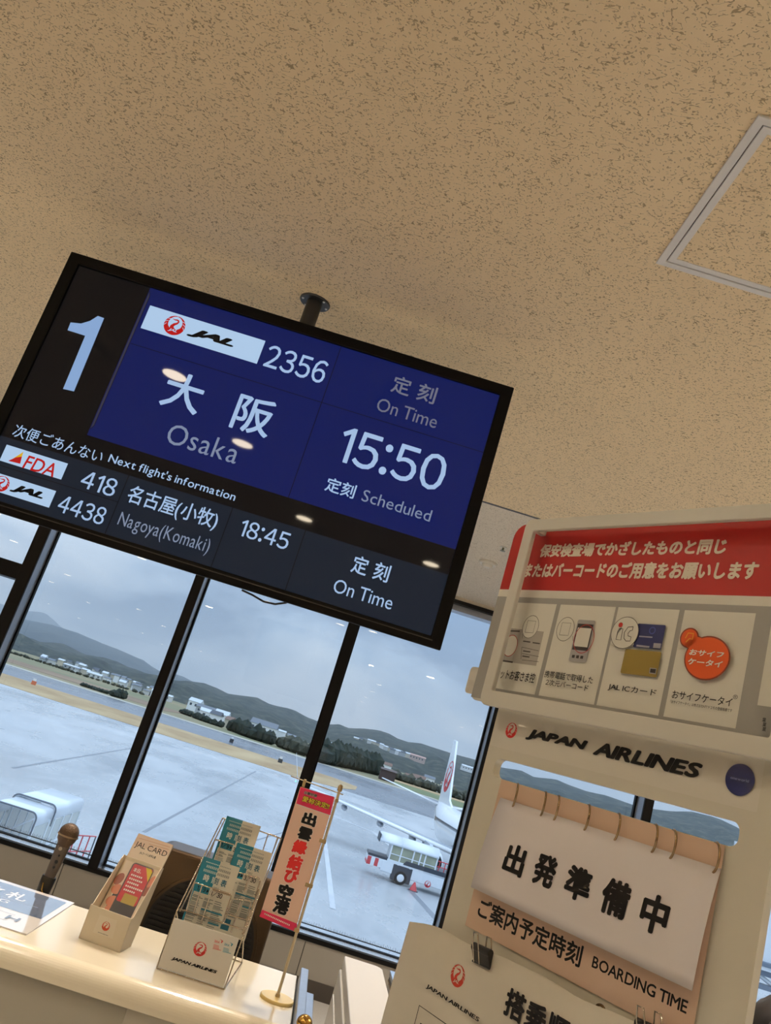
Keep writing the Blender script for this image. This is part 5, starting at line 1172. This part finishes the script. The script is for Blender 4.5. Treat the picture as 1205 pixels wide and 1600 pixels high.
for s, r, z in sec:
    for k in range(sg):
        a = 2*math.pi*k/sg; vs.append(AP(s, r*math.cos(a), z+r*1.03*math.sin(a)))
mb.add(vs, [(i*sg+k, i*sg+(k+1) % sg, (i+1)*sg+(k+1) % sg, (i+1)*sg+k) for i in range(len(sec)-1) for k in range(sg)], True)
fus = mb.build('fuselage', wht, plane)
def rad(s):
    for a, b in zip(sec, sec[1:]):
        if a[0] <= s <= b[0]:
            f = (s-a[0])/(b[0]-a[0]); return a[1]+(b[1]-a[1])*f, a[2]+(b[2]-a[2])*f
s = 6.
wn = 0
while s < 31.5:
    r, zc = rad(s); z = 3.95; q = (z-zc)/(r*1.03); l = r*math.sqrt(max(1-q*q, 0))
    MB().hexa([AP(s+a, sd, z+b) for sd in (l-.10, l+.015) for a, b in ((-.13, -.2), (.13, -.2), (.13, .2), (-.13, .2))]).build('cabin_window', dkw, fus); s += .51
def wing(name, root, tip, t0, t1, m, par=plane):   # (LE station, TE station, lateral, z)
    vs = []
    for (le, te, l, z), t in ((root, t0), (tip, t1)):
        c = te-le
        for f, u in ((0, 0), (.08, .55), (.3, 1), (.65, .6), (1, .03), (.65, -.35), (.3, -.5), (.08, -.35)): vs.append(AP(le+c*f, l, z+u*t))
    n = 8; return MB().add(vs, [(k, (k+1) % n, n+(k+1) % n, n+k) for k in range(n)]+[tuple(range(n-1, -1, -1)), tuple(range(n, 2*n))], True).build(name, m, par)
for sd, nm_ in ((1, 'wing'), (-1, 'wing')):
    w = wing('wing', (13.2, 20.8, 1.6*sd, 2.35), (22.0, 23.6, 16.8*sd, 3.75), .38, .12, gry)
    wing('leading_edge', (13.0, 14.4, 1.6*sd, 2.36), (21.9, 22.3, 16.8*sd, 3.76), .30, .1, wht, w)
    wing('winglet', (22.0, 23.7, 16.8*sd, 3.75), (23.6, 24.3, 17.7*sd, 6.2), .12, .06, wht, w)
    for l, s_ in ((5.6, 18.8), (8.6, 20.), (12., 21.6)):
        z = 2.35+(l-1.6)*.092; MB().lathe(AP(s_-1.9, l*sd, z-.38), -HN, [(0, .05), (.6, .24), (1.8, .28), (3.2, .05)], 12).build('flap_fairing', gry, w)
    wing('tailplane', (35.6, 38.8, .6*sd, 5.1), (38.3, 39.6, 7.1*sd, 6.0), .22, .08, wht)
    e = MB().lathe(AP(10.6, 4.9*sd, 1.62), -HN, [(0, .80), (.05, .92), (.5, 1.03), (1.6, 1.06), (3.0, .92), (3.7, .72)], 28).build('engine', wht, plane)
    MB().lathe(AP(10.63, 4.9*sd, 1.62), -HN, [(-.04, .79), (.0, .80)], 24).build('fan', M['black'], e)
    MB().lathe(AP(14.2, 4.9*sd, 1.62), -HN, [(0, .55), (.9, .28), (1.2, .05)], 20).build('exhaust_cone', gry, e)
    MB().hexa([AP(12, 4.75*sd, 2.3), AP(16, 4.75*sd, 2.3), AP(16, 5.05*sd, 2.3), AP(12, 5.05*sd, 2.3), AP(12.8, 4.75*sd, 2.75), AP(16.5, 4.75*sd, 2.75), AP(16.5, 5.05*sd, 2.75), AP(12.8, 5.05*sd, 2.75)]).build('pylon', gry, plane)
    for dl in (-.35, .35): MB().lathe(AP(19.5, (2.86+dl)*sd-.15, .55), HR, [(0, .55), (.3, .55)], 20).build('wheel', M['black'], plane)
    MB().tube([AP(19.5, 2.86*sd, .5), AP(19.3, 2.86*sd, 2.2)], .14, 8).build('gear_leg', gry, plane)
MB().tube([AP(4., 0, .4), AP(3.8, 0, 2.)], .1, 8).build('gear_leg', gry, plane)
for l in (-.3, .1): MB().lathe(AP(4., l, .35), HR, [(0, .35), (.2, .35)], 16).build('wheel', M['black'], plane)
fin = [(31.0, 5.35), (33.4, 6.0), (38.0, 12.4), (39.6, 12.5), (38.9, 5.1)]
FNN = Frame(AP(0, .12, 0), HN*1.0, (0, 0, 1))     # side of the fin; u grows to the nose
nside = 1 if FNN.N.dot(HR) > 0 else -1
mb = MB(); mb.prism(FNN, [(-a, b) for a, b in fin], -.24*nside, 0); fo_ = mb.build('tail_fin', wht, plane, .03)
P = Print(Frame(AP(0, .12, 0), HN*nside, (0, 0, 1)), .012, .006)
emblem(P, (-36.9*nside, 8.35), 1.75, mat('tail_red', (200, 28, 40), .35), mat('airliner_white', (236, 238, 240)), word=True); P.build(fo_)
MB().prism(Frame(AP(24, 0, 5.3), HN, (0, 0, 1)), [(0, 0), (.5, 0), (.3, .35), (.1, .35)], -.04, .04).build('antenna', wht, fus)
MB().lathe(AP(22., 17.0, 3.8), HN, [(0, .06), (.12, .03)], 10).build('navigation_light', mat('green_light', (90, 255, 190), .3, emit=3.), plane)
# ------------------------------------------------------------------ passenger steps at right (beside the airliner)
cz = cropper(560, 1180, 6.4)
YV = 66.
FV = Frame((0, YV, Z0), (1, 0, 0), (0, 0, 1))
vw = mat('vehicle_white', (226, 232, 238), .35, coat=.3, fn=vary(.2, 1.2, .96)); vt = mat('vehicle_dark', (58, 64, 74), .5); vg = mat('tinted_screen', (168, 172, 150), .2, fn=vary(.8, .9, .7)); vr = mat('vehicle_red', (204, 70, 76), .5)
def V(x, y): return FV.px(*cz(x, y))
t = thing('boarding_steps', 'white covered boarding steps vehicle parked in front of the airliner wing', 'airport vehicle', FV.at(8.5, 0, -1))
u0, u1 = V(195, 1200)[0], V(900, 1330)[0]+2.6
MB().prism(FV, [(u0, .55), (u0+.0, 1.35), (u1, 1.45), (u1, .5)], -2.3, 0).build('chassis', vw, t, .06)
MB().prism(FV, [(V(430, 1150)[0], 1.42), (V(430, 1150)[0]+.2, 1.72), (u1, 1.75), (u1, 1.42)], -2.2, .05).build('belt', vt, t, .02)
uw = V(413, 1255)[0]
ch = MB().fbox(FV, (uw-.75, .2, -.4), (uw+.75, 1.3, .02)).build('wheel_arch', vt, t, .05)
for du, dn in ((0, .03), (0, -2.0), (5.2, .03), (5.2, -2.0)):
    c0 = FV.at(uw+du, .48, dn-.28); wl_ = MB().lathe(c0, FV.N, [(0, .44), (.04, .48), (.26, .48), (.3, .44)], 24).build('wheel', M['black'], t)
    MB().lathe(c0+FV.N*.3, FV.N, [(0, .27), (.02, .25), (.021, .08)], 20).build('hub', vw, wl_)
ub = V(80, 1060)[0]; MB().fbox(FV, (ub, .95, -2.2), (V(300, 1080)[0], 1.35, -.1)).build('platform', vw, t, .03)
for k in range(4): MB().fbox(FV, (ub+.02+k*.28, .75, -2.1), (ub+.30+k*.28, 1.30, .02)).build('bumper_stripe', vr if k % 2 == 0 else vw, t)
MB().fbox(FV, (ub, 1.35, -2.2), (V(300, 1060)[0], 1.52, -.1)).build('platform_edge', vt, t)
ul, ur = V(315, 1000)[0], V(805, 1000)[0]; zbt = V(300, 1105)[1]; zb2 = V(800, 1190)[1]; zt0 = V(330, 920)[1]; zt1 = V(800, 1000)[1]; zb = (zbt+zb2)/2; zt_ = (zt0+zt1)/2
MB().fbox(FV, (ul-.1, 1.5, -2.2), (u1-.3, zb, 0)).build('deck', vw, t, .04)
MB().fbox(FV, (ul, zb, -2.1), (ur, zt_, -.04)).build('screen', vg, t)
for u in [ul, V(425, 1000)[0], V(555, 1000)[0], V(628, 1000)[0], V(680, 1000)[0], ur]: MB().fbox(FV, (u-.05, zb-.02, -2.15), (u+.05, zt_+.05, .03)).build('screen_post', vw, t)
MB().fbox(FV, (ul, (zb+zt_)/2-.03, -.02), (ur, (zb+zt_)/2+.03, .02)).build('screen_rail', vw, t)
def barrel(name, ua, ub_, za, zb_, m): # rounded canopy roof, axis along U
    pts = [(-2.3+1.0*0, 0)]
    pr = [(-2.25, 0.0)]+[(-1.1-1.2*math.cos(R(a)), .62*math.sin(R(a))) for a in range(0, 181, 12)]+[(.05, 0.0)]
    vs = [FV.at(ua, za+h, n) for n, h in pr]+[FV.at(ub_, zb_+h, n) for n, h in pr]; k = len(pr)
    return MB().add(vs, [(i, i+1, k+i+1, k+i) for i in range(k-1)]+[(k-1, 0, k, 2*k-1), tuple(range(k-1, -1, -1)), tuple(range(k, 2*k))], True).build(name, m, t)
ua_ = V(218, 850)[0]; barrel('canopy', V(440, 910)[0], V(820, 985)[0], zt_-.02, zt_-.02, vw); barrel('awning', ua_, V(440, 910)[0], zt_-.05, zt_-.02, vw)
MB().fbox(FV, (ua_-.06, zt_-.1, -2.2), (ua_, zt_+.45, 0)).build('awning_edge', vt, t)
for k in range(6):
    u = ur+.25+k*.42; MB().tube([FV.at(u, zb-.2, -.1), FV.at(u, zb+1.1, -.1)], .035, 6).build('red_rail', vr, t)
for z in (.35, .72, 1.1): MB().tube([FV.at(ur+.1, zb+z, -.1), FV.at(ur+2.5, zb+z, -.1)], .035, 6).build('red_rail', vr, t)
c0 = V(693, 1290); Pp = Print(FV, .02, .01); emblem(Pp, (c0[0], c0[1]), .24, vr, vw, word=False); Pp.build(t)
p = gp_(645, 1392); t = thing('wheel_chock', 'small red chock on the wet apron beneath the boarding steps', 'chock', p); MB().lathe(p, (0, 0, 1), [(0, .3), (.05, .28), (.55, .08), (.6, .05)], 16).build('cone', vr, t); MB().lathe(p, (0, 0, 1), [(0, .38), (.04, .38)], 16).build('base', vt, t)
# ------------------------------------------------------------------ covered steps at lower left
zr = EYE-4.0
t = thing('covered_steps', 'white covered boarding steps with clear side screens, beyond the microphone', 'airport vehicle', (-7.3, 26.5, Z0))
xa, xb = -7.90, -6.65
clr = bpy.data.materials.new('clear_screen'); clr.use_nodes = True
nt = clr.node_tree; n, l = nt.nodes, nt.links; bs = n['Principled BSDF']; bs.inputs['Base Color'].default_value = rgb((206, 210, 204)); bs.inputs['Roughness'].default_value = .3; bs.inputs['Alpha'].default_value = .62
def hood(name, y0, y1, z0, z1, m=vw):
    pr = [(xa, -.36)]+[(xa+.16-.16*math.cos(R(a)), -.16+.16*math.sin(R(a))) for a in range(0, 91, 15)]+[(xb-.16+.16*math.sin(R(a)), -.16+.16*math.cos(R(a))) for a in range(0, 91, 15)]+[(xb, -.36)]
    k = len(pr); inn = [(x+(.03 if x < -7.2 else -.03), z-.03) for x, z in pr]
    vs = [(x, y0, z0+z) for x, z in pr]+[(x, y1, z1+z) for x, z in pr]+[(x, y0, z0+z) for x, z in inn]+[(x, y1, z1+z) for x, z in inn]
    fs = []
    for i in range(k-1): fs += [(i, i+1, k+i+1, k+i), (2*k+i, 3*k+i, 3*k+i+1, 2*k+i+1), (i, 2*k+i, 2*k+i+1, i+1), (k+i, k+i+1, 3*k+i+1, 3*k+i)]
    fs += [(0, k, 3*k, 2*k), (k-1, 3*k-1, 4*k-1, 2*k-1)]
    return MB().add(vs, fs, True).build(name, m, t)
hood('canopy', 25.25, 28.1, zr+.03, zr+.03); hood('lower_canopy', 23.75, 25.25, zr-.05, zr-.03)
def seam(y, z):
    pts = [Vector((xa-.01, y, z-.55))]+[Vector((xa+.16-.17*math.cos(R(a)), y, z-.16+.17*math.sin(R(a)))) for a in range(0, 91, 15)]+[Vector((xb-.16+.17*math.sin(R(a)), y, z-.16+.17*math.cos(R(a)))) for a in range(0, 91, 15)]+[Vector((xb+.01, y, z-.55))]
    MB().tube(pts, .022, 6).build('seam_bar', mat('seam_grey', (104, 112, 122), .5), t)
seam(25.25, zr+.03); seam(23.72, zr-.05)
for xs_ in (xa, xb):
    MB().hexa([(xs_-.01, 23.8, zr-1.9), (xs_+.01, 23.8, zr-1.9), (xs_+.01, 28.0, zr-1.5), (xs_-.01, 28.0, zr-1.5), (xs_-.01, 23.8, zr-.4), (xs_+.01, 23.8, zr-.4), (xs_+.01, 28.0, zr-.33), (xs_-.01, 28.0, zr-.33)]).build('side_screen', clr, t)
    for y in (23.78, 25.0, 25.5, 26.3, 27.1, 27.98): MB().box((xs_-.025, y-.03, zr-2.1), (xs_+.025, y+.03, zr-.32)).build('screen_post', vw, t)
    MB().hexa([(xs_-.03, 23.7, zr-1.18), (xs_+.03, 23.7, zr-1.18), (xs_+.03, 28.0, zr-.95), (xs_-.03, 28.0, zr-.95), (xs_-.03, 23.7, zr-1.12), (xs_+.03, 23.7, zr-1.12), (xs_+.03, 28.0, zr-.89), (xs_-.03, 28.0, zr-.89)]).build('screen_rail', vw, t)
MB().box((xa+.02, 23.7, zr-2.2), (xb-.02, 28.3, zr-1.95)).build('deck', vw, t, .02); MB().box((xa-.3, 22.5, Z0+.5), (xb+.3, 29.5, Z0+1.1)).build('chassis', vw, t, .05)
for y in (24.2, 27.6): MB().box((xa+.2, y-.1, Z0+1.0), (xb-.2, y+.1, zr-2.1)).build('lift_strut', vt, t)
for y in (23.6, 28.4):
    for xx in (xa-.3, xb+.05): MB().lathe((xx, y, Z0+.42), (1, 0, 0), [(0, .42), (.28, .42)], 18).build('wheel', M['black'], t)
MB().hexa([(xa, 28.2, zr-2.2), (xb, 28.2, zr-2.2), (xb, 31.6, zr-2.6), (xa, 31.6, zr-2.6), (xa, 28.2, zr-2.0), (xb, 28.2, zr-2.0), (xb, 31.6, zr-2.4), (xa, 31.6, zr-2.4)]).build('ramp', vt, t)
for y in (28.6, 29.6, 30.6, 31.5): MB().tube([(xb, y, zr-2.1-.12*(y-28.2)), (xb, y, zr-1.1-.12*(y-28.2))], .022, 6).build('red_rail', vr if y < 31 else vt, t)
for dz in (0, .5): MB().tube([(xb, 28.3, zr-1.1-dz), (xb, 31.5, zr-1.5-dz)], .022, 6).build('red_rail', vr, t)
MB().box((xb-.1, 28.4, zr-2.7), (xb+.35, 31.4, zr-2.2)).build('side_box', vw, t, .03)
MB().prism(Frame((xa, 24.5, zr-2.0), (0, -1, 0), (0, 0, 1)), [(0, 0), (2.4, -.95), (2.4, -1.2), (0, -.3)], -1.25, 0).build('stair_flight', vt, t)
# ------------------------------------------------------------------ boarding bridge seen past the right edge of the sign
YB_ = 20.
ce = cropper(1100, 1380, 7.276)
FBr = Frame((0, YB_, 0), (1, 0, 0), (0, 0, 1))
t = thing('boarding_bridge', 'white boarding bridge with a truss underneath, right of the sign', 'boarding bridge', FBr.at(11.5, Z0, -1))
def E_(x, y): return FBr.px(*ce(x, y))
bwm = mat('bridge_white', (242, 245, 248), .4, fn=vary(.2, .8, .96)); bgm2 = mat('bridge_grey', (126, 136, 150), .4)
a = E_(640, 60); b = E_(550, 845); c0 = E_(545, 900); d0 = E_(540, 945); e0 = E_(520, 1110)
xl = a[0]-2.2; xr_ = a[0]+7
MB().fbox(FBr, (xl, b[1], -2.6), (xr_, a[1], 0)).build('tunnel_wall', bwm, t)
for k in range(14): MB().fbox(FBr, (xl+.3+k*.62, b[1], 0), (xl+.36+k*.62, a[1], .025)).build('wall_seam', mat('seam_pale', (188, 200, 214), .4), t)
MB().fbox(FBr, (xl, a[1], -2.7), (xr_, a[1]+.16, .12)).build('roof_edge', vw, t); MB().fbox(FBr, (xl, c0[1], -2.5), (xr_, b[1], .1)).build('floor_beam', bgm2, t, .02); MB().fbox(FBr, (xl, d0[1], -2.5), (xr_, c0[1], .06)).build('lower_beam', bwm, t)
MB().fbox(FBr, (xl, e0[1]-.10, -.3), (xr_, e0[1], -.05)).build('truss_chord', bgm2, t); MB().fbox(FBr, (xl, d0[1]-.12, -.3), (xr_, d0[1], -.02)).build('truss_chord', bgm2, t)
x = xl; up = True
while x < xr_-.5:
    MB().tube([FBr.at(x, d0[1]-.1 if up else e0[1]-.05, -.15), FBr.at(x+.62, e0[1]-.05 if up else d0[1]-.1, -.15)], .045, 6).build('truss_web', bwm, t); x += .62; up = not up
for xx in (xl+.6, xr_-.6): MB().fbox(FBr, (xx-.3, Z0, -1.6), (xx+.3, e0[1]-.1, -1.)).build('support', bgm2, t)
FB3 = Frame((0, 17.5, 0), (1, 0, 0), (0, 0, 1)); g0 = FB3.px(1168, 1320); g1 = FB3.px(1168, 1382)
t = thing('airside_fence', 'white railing with slatted panel above the boarding bridge roof', 'railing', FB3.at(g0[0], g1[1], 0))
MB().fbox(FB3, (g0[0]-.25, g0[1]-.05, -.05), (g0[0]+5, g0[1], .0)).build('top_rail', vw, t)
MB().fbox(FB3, (g0[0]-.25, g1[1]-.08, -.5), (g0[0]+5, g1[1]+.02, .0)).build('bottom_rail', vw, t)
for k in range(26): MB().fbox(FB3, (g0[0]-.25+k*.2, g1[1], -.04), (g0[0]-.19+k*.2, g0[1]-.03, -.01)).build('slat', vw, t)
MB().fbox(FB3, (g0[0]+.1, Z0, -.5), (g0[0]+.4, g1[1], -.3)).build('support', bgm2, t); MB().fbox(FB3, (g0[0]+4.2, Z0, -.5), (g0[0]+4.5, g1[1], -.3)).build('support', bgm2, t)
# ------------------------------------------------------------------ damp air over the far fields
hz_ = bpy.data.materials.new('damp_air'); hz_.use_nodes = True; nt = hz_.node_tree; n, l = nt.nodes, nt.links; n.clear()
o_ = n.new('ShaderNodeOutputMaterial'); vsn = n.new('ShaderNodeVolumeScatter'); vsn.inputs['Color'].default_value = (.80, .90, 1., 1); vsn.inputs['Density'].default_value = .00036; vsn.inputs['Anisotropy'].default_value = .0; l.new(vsn.outputs[0], o_.inputs['Volume'])
tag(MB().box((-5000, 610, Z0-20), (5000, 5200, Z0+260)).build('damp_haze', hz_), 'thin blue damp haze over the distant fields and hills', 'haze', kind='stuff')
